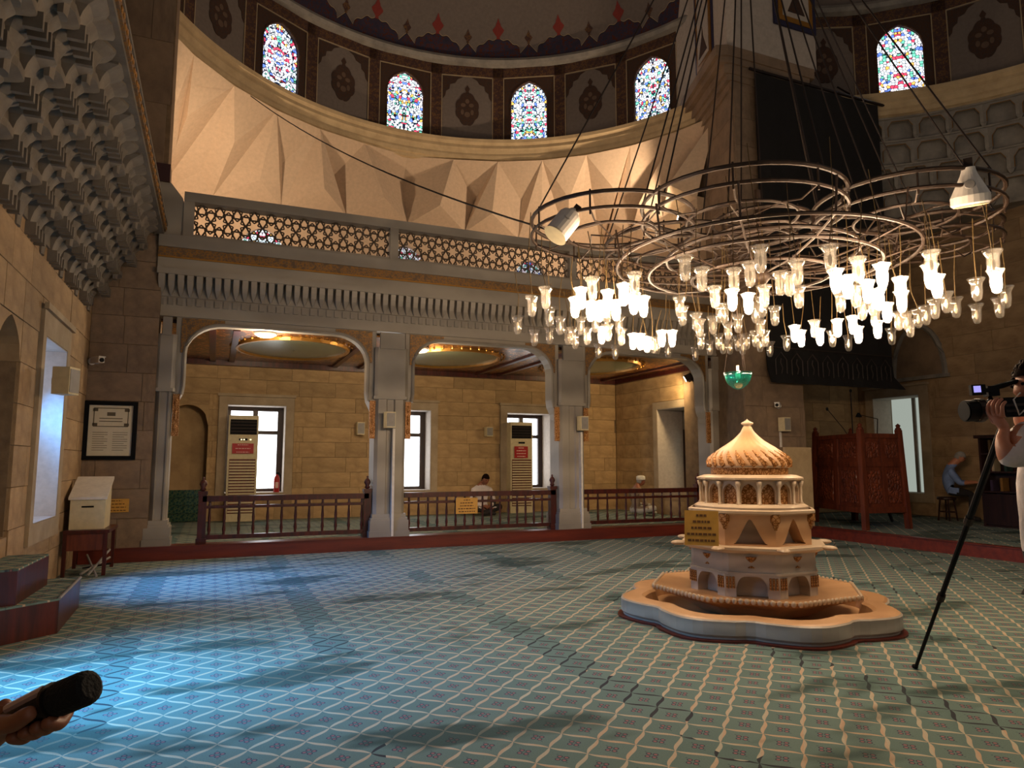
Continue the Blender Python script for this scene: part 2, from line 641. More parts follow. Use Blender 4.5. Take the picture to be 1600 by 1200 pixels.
def ashlar(parent, O, ang, L, z0, z1, ch, bw, mat, holes=(), depth=0.03, name='stone_block', seed=1):
    """courses of separate stone blocks on a wall face; u runs along ang from O, normal to its right"""
    rnd = random.Random(seed)
    U = Vector((math.cos(ang), math.sin(ang), 0))
    g = 0.006
    nz = max(1, round((z1 - z0) / ch))
    ch = (z1 - z0) / nz
    for k in range(nz):
        a0, a1 = z0 + k * ch, z0 + (k + 1) * ch
        u = -bw * rnd.uniform(0.1, 0.6)
        while u < L:
            w = bw * rnd.uniform(0.75, 1.3)
            rects = [(max(u, 0), min(u + w, L), a0, a1)]
            u += w
            for h in holes:
                nr = []
                for (p, q, s, t) in rects:
                    hp, hq, hs, ht = max(p, h[0]), min(q, h[1]), max(s, h[2]), min(t, h[3])
                    if hp >= hq or hs >= ht:
                        nr.append((p, q, s, t))
                        continue
                    nr += [(p, hp, s, t), (hq, q, s, t), (hp, hq, s, hs), (hp, hq, ht, t)]
                rects = [r for r in nr if r[1] - r[0] > 0.05 and r[3] - r[2] > 0.04]
            for (p, q, s, t) in rects:
                if q - p < 0.06:
                    continue
                d = depth + rnd.uniform(-0.003, 0.003)
                o = ob(name, unit(mat), parent)
                c = Vector(O) + U * ((p + q) / 2)
                o.location = (c.x, c.y, (s + t) / 2)
                o.rotation_euler = (0, 0, ang)
                o.scale = (q - p - g, d * 2, t - s - g)


# ------------------------------------------------------------------ floor and platforms
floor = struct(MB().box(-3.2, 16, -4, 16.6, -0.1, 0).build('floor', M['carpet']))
ST = 0.18
YB = 15.3          # back wall of the gallery
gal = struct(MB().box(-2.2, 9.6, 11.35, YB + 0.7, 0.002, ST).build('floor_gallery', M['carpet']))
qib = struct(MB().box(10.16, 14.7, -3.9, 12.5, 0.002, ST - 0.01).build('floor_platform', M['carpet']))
t1 = struct(MB().box(-1.6, 8.9, 10.93, 11.35, 0, ST).build('trim_1', M['wood_plinth']))
MB().box(-1.6, 8.9, 10.915, 10.96, ST, ST + 0.012).build('edge_board', M['wood_plinth'], t1)
t2 = struct(MB().box(10.08, 10.16, -3.9, 10.6, 0, ST).build('trim_2', M['wood_plinth']))
MB().box(10.05, 10.20, -3.9, 10.6, ST, ST + 0.012).build('edge_board', M['wood_plinth'], t2)

# ------------------------------------------------------------------ left wall with windows, niche and muqarnas
XL = -1.64
roof = struct(MB().box(-3.2, 16.5, -4, 9.0, 13.6, 13.8).build('ceiling_hall', M['plaster_white']))  # unseen flat slab, added to keep overhead world light out
wl = struct(ob('wall_left', None))
# wall body in vertical strips around the openings (window 8.25..9.36, near window 4.4..5.6, niche 6.72..7.47)
ops = [(4.4, 5.6, 0.74, 2.62), (6.72, 7.47, 0.70, 2.62), (8.25, 9.36, 0.74, 2.62)]
mb = MB()
prev = -4.0
for (a, b, s, t) in ops:
    mb.box(XL - 0.55, XL - 0.03, prev, a, 0, 9)
    mb.box(XL - 0.55, XL - 0.03, a, b, 0, s)
    mb.box(XL - 0.55, XL - 0.03, a, b, t, 9)
    prev = b
mb.box(XL - 0.55, XL - 0.03, prev, 11.6, 0, 9)
mb.box(XL - 0.56, XL - 0.40, 6.6, 7.6, 0.5, 2.9)
mb.build('wall_body', M['mortar'], wl)
ashlar(wl, (XL - 0.03, 1.0, 0), PI / 2, 10.0, 0.0, 3.75, 0.36, 0.8, M['stone'],
       [(3.25, 4.75, 0.5, 2.95), (5.72, 6.47, 0.70, 2.62), (7.1, 8.55, 0.55, 2.93)], 0.03, seed=3)
# arched head of the niche
nb = MB().prism([(p[0] + 7.095, p[1]) for p in arch_poly(0.75, 2.25, 2.62, 0.74, 2.25, 2.61, 'point')], XL - 0.25, XL - 0.005, 'x')
nb.build('niche_arch', M['stone'], wl)


def framed_window_left(n, y0, y1, z0, z1, pane):
    w = struct(ob('window_%d' % n, None))
    f = MB()
    for (a, b, s, t) in ((y0 - .14, y0, z0, z1), (y1, y1 + .17, z0, z1), (y0 - .14, y1 + .17, z1, z1 + .3), (y0 - .14, y1 + .17, z0 - .2, z0)):
        f.box(XL - .1, XL + .035, a, b, s, t)
    f.box(XL + .03, XL + .07, y0 - .17, y1 + .2, z1 + .25, z1 + .315)
    f.build('surround', M['stone_frame'], w)
    rv = MB()
    rv.box(XL - .47, XL + .03, y1 - .012, y1 - .002, z0, z1)
    rv.box(XL - .47, XL + .03, y0 + .002, y0 + .012, z0, z1)
    rv.box(XL - .47, XL + .03, y0 + .012, y1 - .012, z1 - .012, z1 - .002)
    rv.box(XL - .47, XL + .03, y0 + .012, y1 - .012, z0 + .002, z0 + .012)
    rv.build('reveal', M['plaster_white'], w)
    MB().box(XL - .50, XL - .48, y0, y1, z0, z1).build('pane', pane, w)
    g = MB()
    for k in range(1, 3):
        g.box(XL - .47, XL - .45, y0 + (y1 - y0) * k / 3 - .012, y0 + (y1 - y0) * k / 3 + .012, z0, z1)
    for k in range(1, 5):
        g.box(XL - .47, XL - .45, y0, y1, z0 + (z1 - z0) * k / 5 - .01, z0 + (z1 - z0) * k / 5 + .01)
    g.build('window_bars', M['grey_plastic'], w)
    return w


framed_window_left(1, 8.25, 9.36, 0.74, 2.62, M['day_blue'])
framed_window_left(2, 4.4, 5.6, 0.74, 2.62, M['day_blue'])

# muqarnas corbelling that carries the upper gallery
mq = thing('muqarnas_cornice', 'tiered dark stone stalactite corbelling projecting high from the left wall', 'muqarnas', (XL, 0, 3.5))
NT, DX, DZ, CW = 5, 0.148, 0.228, 0.92
ya, yb = 1.0, 10.98


def muq_cell(w, d, h, boxy):
    m = MB()
    rings = []
    for t in (0.0, 0.10, 0.10, 0.3, 0.5, 0.66, 0.80, 0.80, 1.0):
        p = 1 - math.sqrt(max(0, 1 - min(t / 0.8, 1) ** 2))
        q = d * (0.16 + 0.84 * p)
        if boxy:
            s = 0.62 + 0.38 * p
            z = -h * 0.30 + h * 1.30 * t
            rings.append([(-0.02, -w / 2 * s, z), (q * .92, -w / 2 * s, z), (q, -w / 2 * s * .86, z), (q, -w * .12 * s, z), (q * .86, 0, z), (q, w * .12 * s, z), (q, w / 2 * s * .86, z), (q * .92, w / 2 * s, z), (-0.02, w / 2 * s, z)])
        else:
            s = 0.30 + 0.70 * p
            z = -h * 0.55 + h * 1.55 * t
            rings.append([(-0.02, -w / 2 * s, z), (q * .5, -w / 2 * s, z), (q * .8, -w / 2 * s * .6, z), (q, -w * .06 * s, z), (q * 1.04, 0, z), (q, w * .06 * s, z), (q * .8, w / 2 * s * .6, z), (q * .5, w / 2 * s, z), (-0.02, w / 2 * s, z)])
    m.loft(rings)
    if boxy:
        for k in (-.3, -.1, .1, .3):
            m.box(-.02, d * .42, w * (k - .035), w * (k + .035), -h * .52, -h * .05)
    return m.mesh('muqarnas_cell', M['stone_muq'])


cells = [muq_cell(CW * 0.62, DX * 1.4, DZ * 1.05, True), muq_cell(CW * 0.42, DX * 1.25, DZ * 1.1, False)]
for k in range(NT):
    MB().box(-0.02, DX * k + 0.02, ya, yb, DZ * k, DZ * (k + 1)).build('tier', M['stone_muq'], mq)
    y = ya + CW * (0.5 if k % 2 else 1.0)
    j = 0
    while y < yb - CW * 0.2:
        ob('muqarnas_cell', cells[j % 2], mq, (DX * k, y, DZ * k))
        y += CW * .5
        j += 1
MB().box(-0.02, 0.82, ya, yb, DZ * NT, DZ * NT + 0.10).build('soffit_slab', M['stone_muq'], mq)
MB().box(0.72, 0.84, ya, yb, DZ * NT - 0.03, DZ * NT + 0.02).build('lower_moulding', M['stone_muq'], mq)
MB().box(0.80, 0.865, ya, yb, DZ * NT + 0.02, DZ * NT + 0.11).build('gilt_strip', M['gilt_band'], mq)
tw = MB()
nn = 90
for i in range(nn):
    y = ya + (yb - ya) * (i + .5) / nn
    tw.ball((0.868, y, DZ * NT + 0.065 + .012 * (-1) ** i), (0.012, 0.045, 0.026), 6, 4)
tw.build('twisted_rope_ornament', M['gold'], mq)
MB().box(0.77, 0.88, ya, yb, DZ * NT + 0.11, DZ * NT + 0.15).build('upper_moulding', M['stone_muq'], mq)

# ------------------------------------------------------------------ left pier
pl = struct(ob('wall_pier_left', None))
Box('pier_core', M['mortar'], pl, -2.2, -0.80, 11.03, 11.6, 0.0, 14.0)
ashlar(pl, (XL, 11.03, 0), 0, 0.84, ST, 5.4, 0.40, 0.62, M['stone_dark'], (), 0.03, seed=5)
ashlar(pl, (XL, 11.03, 0), 0, 0.82, 5.62, 13.4, 0.95, 1.1, M['stone_dark'], (), 0.03, seed=6)
Box('capital_band', m_plain('porphyry', (58, 26, 26), 0.4), pl, -1.2, -0.76, 10.93, 11.2, 5.40, 5.66)
cb = MB()
cb.loft([[(-1.16 + e, 10.98 + e * .3, z), (-0.80 + g_, 10.98 + e * .3, z), (-0.80 + g_, 11.3, z), (-1.16 + e, 11.3, z)] for (e, g_, z) in ((0.1, .28, 4.60), (0.08, .30, 4.9), (.04, .22, 5.2), (0, .06, 5.40))])
cb.build('corner_block', M['stone_grey'], pl)

# ------------------------------------------------------------------ arcade of the gallery
YF = 11.05
CX = [-0.68, 2.58, 5.86, 9.13]


def column(x, label, half=0):
    c = thing('stone_column', label, 'column', (x, YF, ST))
    x0, x1 = -0.25, 0.25
    if half == -1:
        x0, x1 = -0.12, 0.10
    if half == 1:
        x0, x1 = -0.22, 0.42
    b = MB()
    for (e, z0, z1) in ((.07, 0, .10), (.055, .10, .26), (.04, .26, .30), (.02, .30, .36)):
        b.box(x0 - e, x1 + e, -e, .40 + e, z0, z1)
    b.build('base', M['stone_grey'], c)
    s = MB()
    ch = .05
    P = [(x0, ch), (x0 + ch, 0), (-.07, 0), (-.05, .025), (.05, .025), (.07, 0), (x1 - ch, 0), (x1, ch), (x1, .40), (x0, .40)]
    s.prism(P, .36, 2.17, 'z')
    s.build('shaft', M['stone_grey'], c)
    k = MB()
    k.prism([(x0 - .03, .0), (x0, -.035), (x1, -.035), (x1 + .03, .0), (x1 + .03, .42), (x0 - .03, .42)], 2.17, 2.22, 'z')
    k.prism([(x0 - .02, .0), (x0 + .03, -.03), (x1 - .03, -.03), (x1 + .02, .0), (x1 + .02, .42), (x0 - .02, .42)], 2.22, 3.0, 'z')
    k.prism([(x0 + .05, .0), (x0 + .05, -.06), (x1 - .05, -.06), (x1 - .05, .0)], 2.98, 3.24, 'z')
    k.build('upper_block', M['stone_grey'], c)
    return c


column(CX[0], 'grey marble half column against the left stone pier of the arcade', -1)
column(CX[1], 'grey marble arcade column left of the yellow notice on the railing')
column(CX[2], 'grey marble arcade column right of the yellow notice on the railing')
column(CX[3], 'grey marble end column behind the domed fountain', 1)

ent = thing('arcade_entablature', 'carved grey marble beam with toothed cornice above the three arches', 'entablature', (0, 0, 0))
for i in range(3):
    a, b = CX[i] + (.10 if i == 0 else .24), CX[i + 1] - .24 + (.04 if i == 2 else 0)
    w = b - a
    cx = (a + b) / 2
    rr = 0.52
    ztop = 3.37
    leg = 0.13
    inner = []
    zl = 2.20
    xl = a + leg
    xr = b - leg
    inner += [(a + .02, zl - .10), (a + .05, zl), (xl - .02, zl + .12), (xl, zl + .25)]
    for q in range(9):
        t = PI - PI / 2 * q / 8
        inner.append((xl + rr + rr * math.cos(t), ztop - rr * .85 + rr * .85 * math.sin(t)))
    for q in range(9):
        t = PI / 2 - PI / 2 * q / 8
        inner.append((xr - rr + rr * math.cos(t), ztop - rr * .85 + rr * .85 * math.sin(t)))
    inner += [(xr, zl + .25), (xr + .02, zl + .12), (b - .05, zl), (b - .02, zl - .10)]
    poly = [(a, zl - .10), (a, 3.47), (b, 3.47), (b, zl - .10)] + inner[::-1]
    MB().prism(poly, YF + .06, YF + .34, 'y').build('arch_panel', M['stone_grey'], ent)
    # raised moulding that follows the arch
    MB().tube([(p[0], YF + .05, p[1]) for p in inner[2:-2]], 0.028, 6).build('arch_moulding', M['stone_grey'], ent)
    # gilded spandrel corners
    for sg in (-1, 1):
        xc = xl if sg < 0 else xr
        pts = [(xc + sg * .06, ztop - rr * .85), (xc + sg * .06, 3.44), (xc - sg * rr, 3.44)]
        for q in range(7):
            t = PI / 2 + (PI / 2) * q / 6
            pts.append((xc - sg * rr - sg * (-1) * 0 + sg * (rr + .03) * -math.cos(t), ztop - rr * .85 + (rr * .85 + .03) * math.sin(t)))
        MB().prism(pts, YF + .048, YF + .06, 'y').build('spandrel_panel', M['gilt_band'], ent)
    # carved drops beside the capitals
    for sg in (-1, 1):
        xc = (a + .05) if sg < 0 else (b - .05)
        d = MB()
        d.box(xc - .045, xc + .045, YF + .02, YF + .06, 1.72, 2.32)
        d.ball((xc, YF + .015, 2.2), (.03, .015, .06), 8, 5)
        d.ball((xc, YF + .015, 2.02), (.02, .015, .09), 8, 5)
        d.ball((xc, YF + .015, 1.84), (.028, .015, .05), 8, 5)
        d.build('carved_drop', M['marble_gilt'], ent)
E0, E1 = -0.86, 9.6
Box('frame_fillet', M['stone_grey'], ent, E0, E1, YF + .02, YF + .34, 3.45, 3.50)
Box('architrave', M['stone_grey'], ent, E0, E1, YF + .05, YF + .36, 3.50, 3.74)
Box('tooth_backing', M['stone_grey'], ent, E0, E1, YF + .02, YF + .36, 3.74, 4.08)
Box('tooth_ledge', M['stone_grey'], ent, E0, E1, YF - .13, YF + .36, 4.04, 4.12)
tm = MB()
rings = []
for (h, wd, dp) in ((0, .006, .02), (.05, .03, .045), (.12, .05, .09), (.2, .058, .12), (.30, .058, .135)):
    rings.append([(-wd, 0, h), (-wd * .7, -dp, h), (wd * .7, -dp, h), (wd, 0, h)])
tm.loft(rings)
toothm = tm.mesh('tooth', M['stone_grey'])
nt = 84
for i in range(nt):
    ob('tooth', toothm, ent, (E0 + (E1 - E0) * (i + .5) / nt, YF + .025, 3.745))
reed = MB().box(-.035, .035, 0, .03, 0, .10).mesh('reed', M['stone_grey'])
for i in range(nt):
    ob('reed', reed, ent, (E0 + (E1 - E0) * (i + .5) / nt, YF + .03, 3.62))
Box('plain_band', M['stone_grey'], ent, E0, E1, YF - .08, YF + .36, 4.12, 4.30)
Box('gilt_frieze', M['gilt_band'], ent, E0, E1, YF - .09, YF + .34, 4.30, 4.44)
Box('gilt_fillet', M['gold'], ent, E0, E1, YF - .10, YF + .34, 4.285, 4.305)
Box('top_band', M['stone_grey'], ent, E0, E1, YF - .12, YF + .36, 4.44, 4.62)

bal = thing('balustrade', 'pierced dark stone balustrade of hexagon tracery along the upper gallery', 'balustrade', (0, YF, 4.62))
Box('bottom_rail', M['stone_grey'], bal, E0 + .38, E1, -.06, .12, 0, .05)
Box('top_rail', M['stone_grey'], bal, E0 + .30, E1, -.08, .14, .54, .68)
for x in (E0 + .30, 2.5, 5.8, 9.0):
    Box('post', M['stone_grey'], bal, x, x + .14, -.07, .13, 0, .54)
lat = MB()
ss = 0.098
row = 0
z = 0.05
cy0, cy1 = 0.05, 0.54
hx = 0.245
for r_ in range(3):
    zc = cy0 + (cy1 - cy0) * (r_) / 2
    x = E0 + .42 + (hx / 2 if r_ % 2 else 0)
    while x < E1 - .05:
        for (rad, wd) in ((0.118, .013),):
            ring = []
            nS = 6
            for q in range(nS):
                ang = q * PI / 3
                ring.append((x + rad * math.cos(ang), zc + rad * math.sin(ang)))
            for q in range(nS):
                p0, p1 = ring[q], ring[(q + 1) % nS]
                if min(p0[1], p1[1]) < cy0 - .02 or max(p0[1], p1[1]) > cy1 + .02:
                    continue
                lat.tube([(p0[0], .03, p0[1]), (p1[0], .03, p1[1])], wd, 4)
        # inner star spokes
        for q in range(6):
            ang = q * PI / 3 + PI / 6
            p0 = (x + .06 * math.cos(ang), zc + .06 * math.sin(ang))
            p1 = (x + .15 * math.cos(ang + .5), zc + .15 * math.sin(ang + .5))
            p2 = (x + .15 * math.cos(ang - .5), zc + .15 * math.sin(ang - .5))
            for pp in (p1, p2):
                if cy0 - .02 < p0[1] < cy1 + .02 and cy0 - .02 < pp[1] < cy1 + .02:
                    lat.tube([(p0[0], .03, p0[1]), (pp[0], .03, pp[1])], .010, 4)
        x += hx
lo = lat.build('tracery', M['stone_lattice'], bal)
lo['kind'] = 'stuff'

# ------------------------------------------------------------------ gallery: back wall, right wall, ceiling
wb = struct(ob('wall_back', None))
WX = [0.785, 3.92, 6.92]
holes = [(-0.88, -0.13, 0.72, 2.5)] + [(x - .575, x + .575, .72, 2.52) for x in WX]
mb = MB()
prev = -2.2
for (a, b, s, t) in holes:
    mb.box(prev, a, YB + .03, YB + .6, 0, 4.6)
    mb.box(a, b, YB + .03, YB + .6, 0, s)
    mb.box(a, b, YB + .03, YB + .6, t, 4.6)
    prev = b
mb.box(prev, 9.9, YB + .03, YB + .6, 0, 4.6)
mb.box(-1.0, 0, YB + .35, YB + .6, 0, 3)
mb.build('wall_body', M['mortar'], wb)
ashlar(wb, (-1.9, YB + .03, 0), 0, 11.25, ST, 3.36, 0.318, 0.78, M['stone_back'],
       [(h[0] + 1.9 - (.0 if i == 0 else .16), h[1] + 1.9 + (.0 if i == 0 else .16), h[2] - (.55 if i == 0 else .10), h[3] + (.0 if i == 0 else .16)) for i, h in enumerate(holes)], .03, seed=8)
nb = MB().prism([(p[0] - .505, p[1]) for p in arch_poly(.75, 2.1, 2.5, .74, 2.1, 2.49, 'round')], YB + .0, YB + .3, 'y')
nb.build('niche_arch', M['stone_back'], wb)
Box('niche_back', M['stone_back'], wb, -.88, -.13, YB + .30, YB + .36, .72, 2.5)
tile = MB().box(-.09, .09, -.01, .01, -.075, .075).mesh('tile', M['tile_green'])
for i in range(4):
    for j in range(4):
        ob('tile', tile, wb, (-.88 + .1 + i * .183, YB - .01, .18 + .085 + j * .155))

for i, x in enumerate(WX):
    w = struct(ob('window_%d' % (i + 3), None))
    f = MB()
    for (a, b, s, t) in ((-.73, -.575, .72, 2.52), (.575, .73, .72, 2.52), (-.73, .73, 2.52, 2.68), (-.73, .73, .60, .72)):
        f.box(x + a, x + b, YB - .045, YB + .02, s, t)
    f.box(x - .76, x + .76, YB - .08, YB - .01, 2.685, 2.74)
    f.build('surround', M['stone_frame'], w)
    rv = MB()
    rv.box(x - .573, x - .560, YB - .04, YB + .40, .722, 2.518)
    rv.box(x + .560, x + .573, YB - .04, YB + .40, .722, 2.518)
    rv.box(x - .56, x + .56, YB - .04, YB + .40, 2.505, 2.518)
    rv.box(x - .56, x + .56, YB - .04, YB + .40, .722, .735)
    rv.build('reveal', M['plaster_white'], w)
    g = MB()
    for (a, b, s, t) in ((-.57, -.49, .80, 2.42), (.44, .57, .80, 2.42), (-.57, .57, 2.42, 2.515), (-.57, .57, .725, .80), (-.06, .04, .80, 1.93), (-.06, .04, 2.01, 2.42), (-.49, .44, 1.93, 2.01)):
        g.box(x + a, x + b, YB + .40, YB + .46, s, t)
    g.build('window_frame', M['wood_dark'], w)
    for (a, b) in ((-.49, -.06), (.04, .44)):
        for (s, t) in ((.80, 1.93), (2.01, 2.42)):
            MB().box(x + a, x + b, YB + .48, YB + .49, s, t).build('pane', M['day'], w)

wr = struct(ob('wall_gallery_right', None))
XG = 9.36
gh = [(12.25, 13.45, .72, 2.55)]
mb = MB()
mb.box(XG + .03, XG + .8, 11.3, 12.25, 0, 4.6)
mb.box(XG + .03, XG + .8, 13.45, YB + .6, 0, 4.6)
mb.box(XG + .03, XG + .8, 12.25, 13.45, 0, .72)
mb.box(XG + .03, XG + .8, 12.25, 13.45, 2.55, 4.6)
mb.build('wall_body', M['mortar'], wr)
ashlar(wr, (XG + .03, 11.3, 0), PI / 2, 4.0, ST, 3.36, .318, .78, M['stone_back'], [(.95 - .16, 2.15 + .16, .6, 2.71)], .03, seed=12)
w = struct(ob('window_6', None))
f = MB()
for (a, b, s, t) in ((12.09, 12.25, .72, 2.55), (13.45, 13.61, .72, 2.55), (12.09, 13.61, 2.55, 2.71), (12.09, 13.61, .6, .72)):
    f.box(XG - .045, XG + .02, a, b, s, t)
f.build('surround', M['stone_frame'], w)
rv = MB()
rv.box(XG - .04, XG + .66, 13.435, 13.448, .722, 2.548)
rv.box(XG - .04, XG + .66, 12.252, 12.265, .722, 2.548)
rv.box(XG - .04, XG + .66, 12.265, 13.435, 2.535, 2.548)
rv.box(XG - .04, XG + .66, 12.265, 13.435, .722, .735)
rv.build('reveal', M['plaster_white'], w)
Box('pane', M['day_dim'], w, XG + .72, XG + .73, 12.36, 13.35, .80, 2.0)
g = MB()
for (a, b, s, t) in ((12.26, 12.36, .80, 2.0), (13.35, 13.44, .80, 2.0), (12.26, 13.44, 2.0, 2.1), (12.26, 13.44, .73, .80), (12.82, 12.88, .8, 2.0)):
    g.box(XG + .66, XG + .72, a, b, s, t)
for k in range(1, 4):
    g.box(XG + .68, XG + .70, 12.36, 13.35, .8 + .3 * k - .012, .8 + .3 * k + .012)
g.build('window_frame', M['wood_dark'], w)
Box('upper_panel', M['stone_grey2'], w, XG + .68, XG + .74, 12.26, 13.44, 2.1, 2.54)
wgl = struct(ob('wall_gallery_left', None))
Box('wall_body', M['mortar'], wgl, -2.2, -1.28, 11.6, YB + .6, 0, 4.6)

cl = struct(MB().box(-2.0, 9.6, YF + .3, YB + .4, 3.40, 3.5).build('ceiling_gallery', M['gilt_ceiling']))
Box('cornice_board', M['wood_red'], cl, -1.9, 9.5, YB - .14, YB + .05, 3.30, 3.40)
Box('cornice_board', M['wood_red'], cl, 9.26, 9.4, YF + .4, YB, 3.30, 3.40)
for xx in (-0.1, 0.25, 2.3, 2.85, 5.55, 6.1, 8.9):
    Box('ceiling_batten', M['wood_red'], cl, xx - .05, xx + .05, YF + .4, YB - .1, 3.36, 3.41)
for k, xx in enumerate((1.25, 4.2, 7.4)):
    e = MB()
    for (r_, z_) in ((1.0, 3.40), (.97, 3.37), (.93, 3.375),):
        pass
    def ell(r_, z_):
        return [(xx + 1.0 * r_ * math.cos(q * PI / 18), 13.1 + 1.25 * r_ * math.sin(q * PI / 18), z_) for q in range(36)]
    e.loft([ell(1, 3.405), ell(.98, 3.35), ell(.94, 3.35), ell(.92, 3.385)], cap=False)
    e.build('medallion_rim', M['gold'], cl)
    e = MB()
    e.loft([ell(.92, 3.385), ell(.6, 3.375), ell(.3, 3.365), ell(.02, 3.36)], cap=False)
    e.build('medallion', M['green_paint'], cl, smooth=True)
    bb = MB()
    for q in range(40):
        t = q * PI / 20
        bb.ball((xx + 1.06 * math.cos(t), 13.1 + 1.32 * math.sin(t), 3.39), .025, 6, 4)
    bb.build('gilt_beading', M['gold'], cl)



def ceiling_lamp(label, x, y):
    c = thing('ceiling_lamp', label, 'lamp', (x, y, 3.355))
    MB().lathe([(0, .03), (.17, .03), (.18, .0), (.165, -.02), (.15, -.02)], 24).build('rim', M['white_plastic'], c)
    MB().lathe([(.15, -.015), (.12, -.045), (.06, -.06), (0, -.064)], 24).build('diffuser', m_emit('lamp_diffuser', (1, .80, .55, 1), 9), c, smooth=True)
    l = bpy.data.lights.new('ceiling_lamp_light', 'POINT')
    l.energy, l.color, l.shadow_soft_size = 62, (1.0, .78, .52), .14
    o = bpy.data.objects.new('ceiling_lamp_light', l)
    COL.objects.link(o)
    o.location = (x, y, 3.1)


ceiling_lamp('round lamp on the gallery ceiling above the left railing', *atz(415, 524, 3.33)[:2])
ceiling_lamp('round lamp on the gallery ceiling above the middle railing', *atz(656, 548, 3.33)[:2])

# ------------------------------------------------------------------ upper gallery walls and pleated exedra
EC = (3.88, 9.7)
up = struct(ob('wall_upper_gallery', None))
mb = MB()
mb.box(-1.9, 9.9, YF + .1, YB + .5, 4.52, 4.58)
mb.build('upper_floor', M['stone_grey2'], up)
uw = [(0.75, .46), (3.88, .46), (7.0, .46)]
mb = MB()
px_ = -1.9
for (x, hw) in uw:
    mb.box(px_, x - hw, YB, YB + .4, 4.5, 6.85)
    mb.prism([(p[0] + x, p[1]) for p in arch_poly(2 * hw, 4.9, 6.85, 2 * hw - .02, 5.85, 6.3, 'point')], YB, YB + .4, 'y')
    mb.box(x - hw, x + hw, YB, YB + .4, 4.5, 4.9)
    px_ = x + hw
mb.box(px_, 9.9, YB, YB + .4, 4.5, 6.85)
mb.box(-1.7, -1.25, 11.5, YB, 4.5, 6.85)
mb.box(9.02, 9.4, 11.4, YB, 4.5, 6.85)
mb.build('plaster_wall', M['plaster'], up)


def stained(name, parent, w, zs, z0, za, loc, rz, seed, strength=3.0, kind='point', scale=14):
    pts = [(-w / 2, z0)] + arch_curve(w, zs, za, kind) + [(w / 2, z0)]
    m = MB().prism(pts, -.01, .01, 'y')
    return m.build(name, m_stained('leaded_glass_%d' % seed, seed, scale * 1.12, strength), parent, loc, rz)


for i, (x, hw) in enumerate(uw):
    w = struct(ob('window_%d' % (i + 7), None))
    stained('leaded_glass', w, 2 * hw - .02, .95, 0, 1.4, (x, YB + .15, 4.9), 0, 20 + i, 1.2 if i == 0 else 0.6)


def ring_pt(c, a, r, z):
    return (c[0] + r * math.cos(R(a)), c[1] + r * math.sin(R(a)), z)


Bx = [(3.88, YB), (3.88 - 1.39, YB), (3.88 - 2.78, YB), (3.88 - 4.15, YB), (-1.25, YB), (-1.25, 13.9), (-1.25, 12.6), (-1.25, 11.4)]


def pleat_pts(sgn):
    T, U, L, B = [], [], [], []
    A0 = 90.3
    for i in range(8):
        a = A0 + sgn * 11.05 * i
        T.append(ring_pt(EC, a, 5.46, 8.44))
        am = A0 + sgn * 11.05 * (i + .5) if i > 0 else A0
        U.append(ring_pt(EC, am, 6.0, 7.66 if i else 7.9))
        x, y = Bx[i]
        B.append((EC[0] + (EC[0] - x) * (1 if sgn < 0 else -1), y, 6.80))
    for i in range(8):
        if i == 0:
            L.append(None)
            continue
        p = [(B[i - 1][k] + B[i][k]) / 2 for k in range(3)]
        d = Vector((EC[0] - p[0], EC[1] - p[1], 0)).normalized() * 0.42
        L.append((p[0] + d.x, p[1] + d.y, 7.20))
    return T, U, L, B


ex = struct(ob('wall_exedra', None))
pm = MB()
PT = {s: pleat_pts(s) for s in (1, -1)}


def tri(*p):
    pm.add(p, [tuple(range(len(p)))])


T1, U1, L1, B1 = PT[1]
T2, U2, L2, B2 = PT[-1]
T0 = T1[0]
T0 = ring_pt(EC, 90.3, 5.62, 8.44)
tri(T1[1], T0, U1[0]); tri(T0, T2[1], U1[0]); tri(T1[1], U1[0], B1[0]); tri(T2[1], B1[0], U1[0])
for (T, U, L, B, last) in (PT[1] + (6,), PT[-1] + (7,)):
    for i in range(1, last + 1):
        tri(T[i], B[i - 1], L[i])
        tri(T[i], L[i], B[i])
        tri(B[i - 1], B[i], L[i])
        if i < last:
            tri(T[i], T[i + 1], U[i])
            tri(T[i], U[i], B[i])
            tri(T[i + 1], B[i], U[i])
pm.build('pleated_plaster', M['plaster'], ex)


def cornice_ring(parent, c, a0, a1, mat):
    prof = [(5.62, 8.40), (5.56, 8.42), (5.56, 8.50), (5.52, 8.52), (5.52, 8.60), (5.54, 8.66), (5.52, 8.74), (5.50, 8.78), (5.52, 8.86), (5.48, 8.92), (5.48, 9.0), (5.95, 9.05)]
    MB().lathe(prof, 72, (c[0], c[1], 0), R(a0), R(a1)).build('cornice', mat, parent)


cornice_ring(ex, EC, 17, 160, M['plaster_corn'])

DR = 5.86
STEP = 14.8
FW = 2 * DR * math.tan(R(STEP / 2))


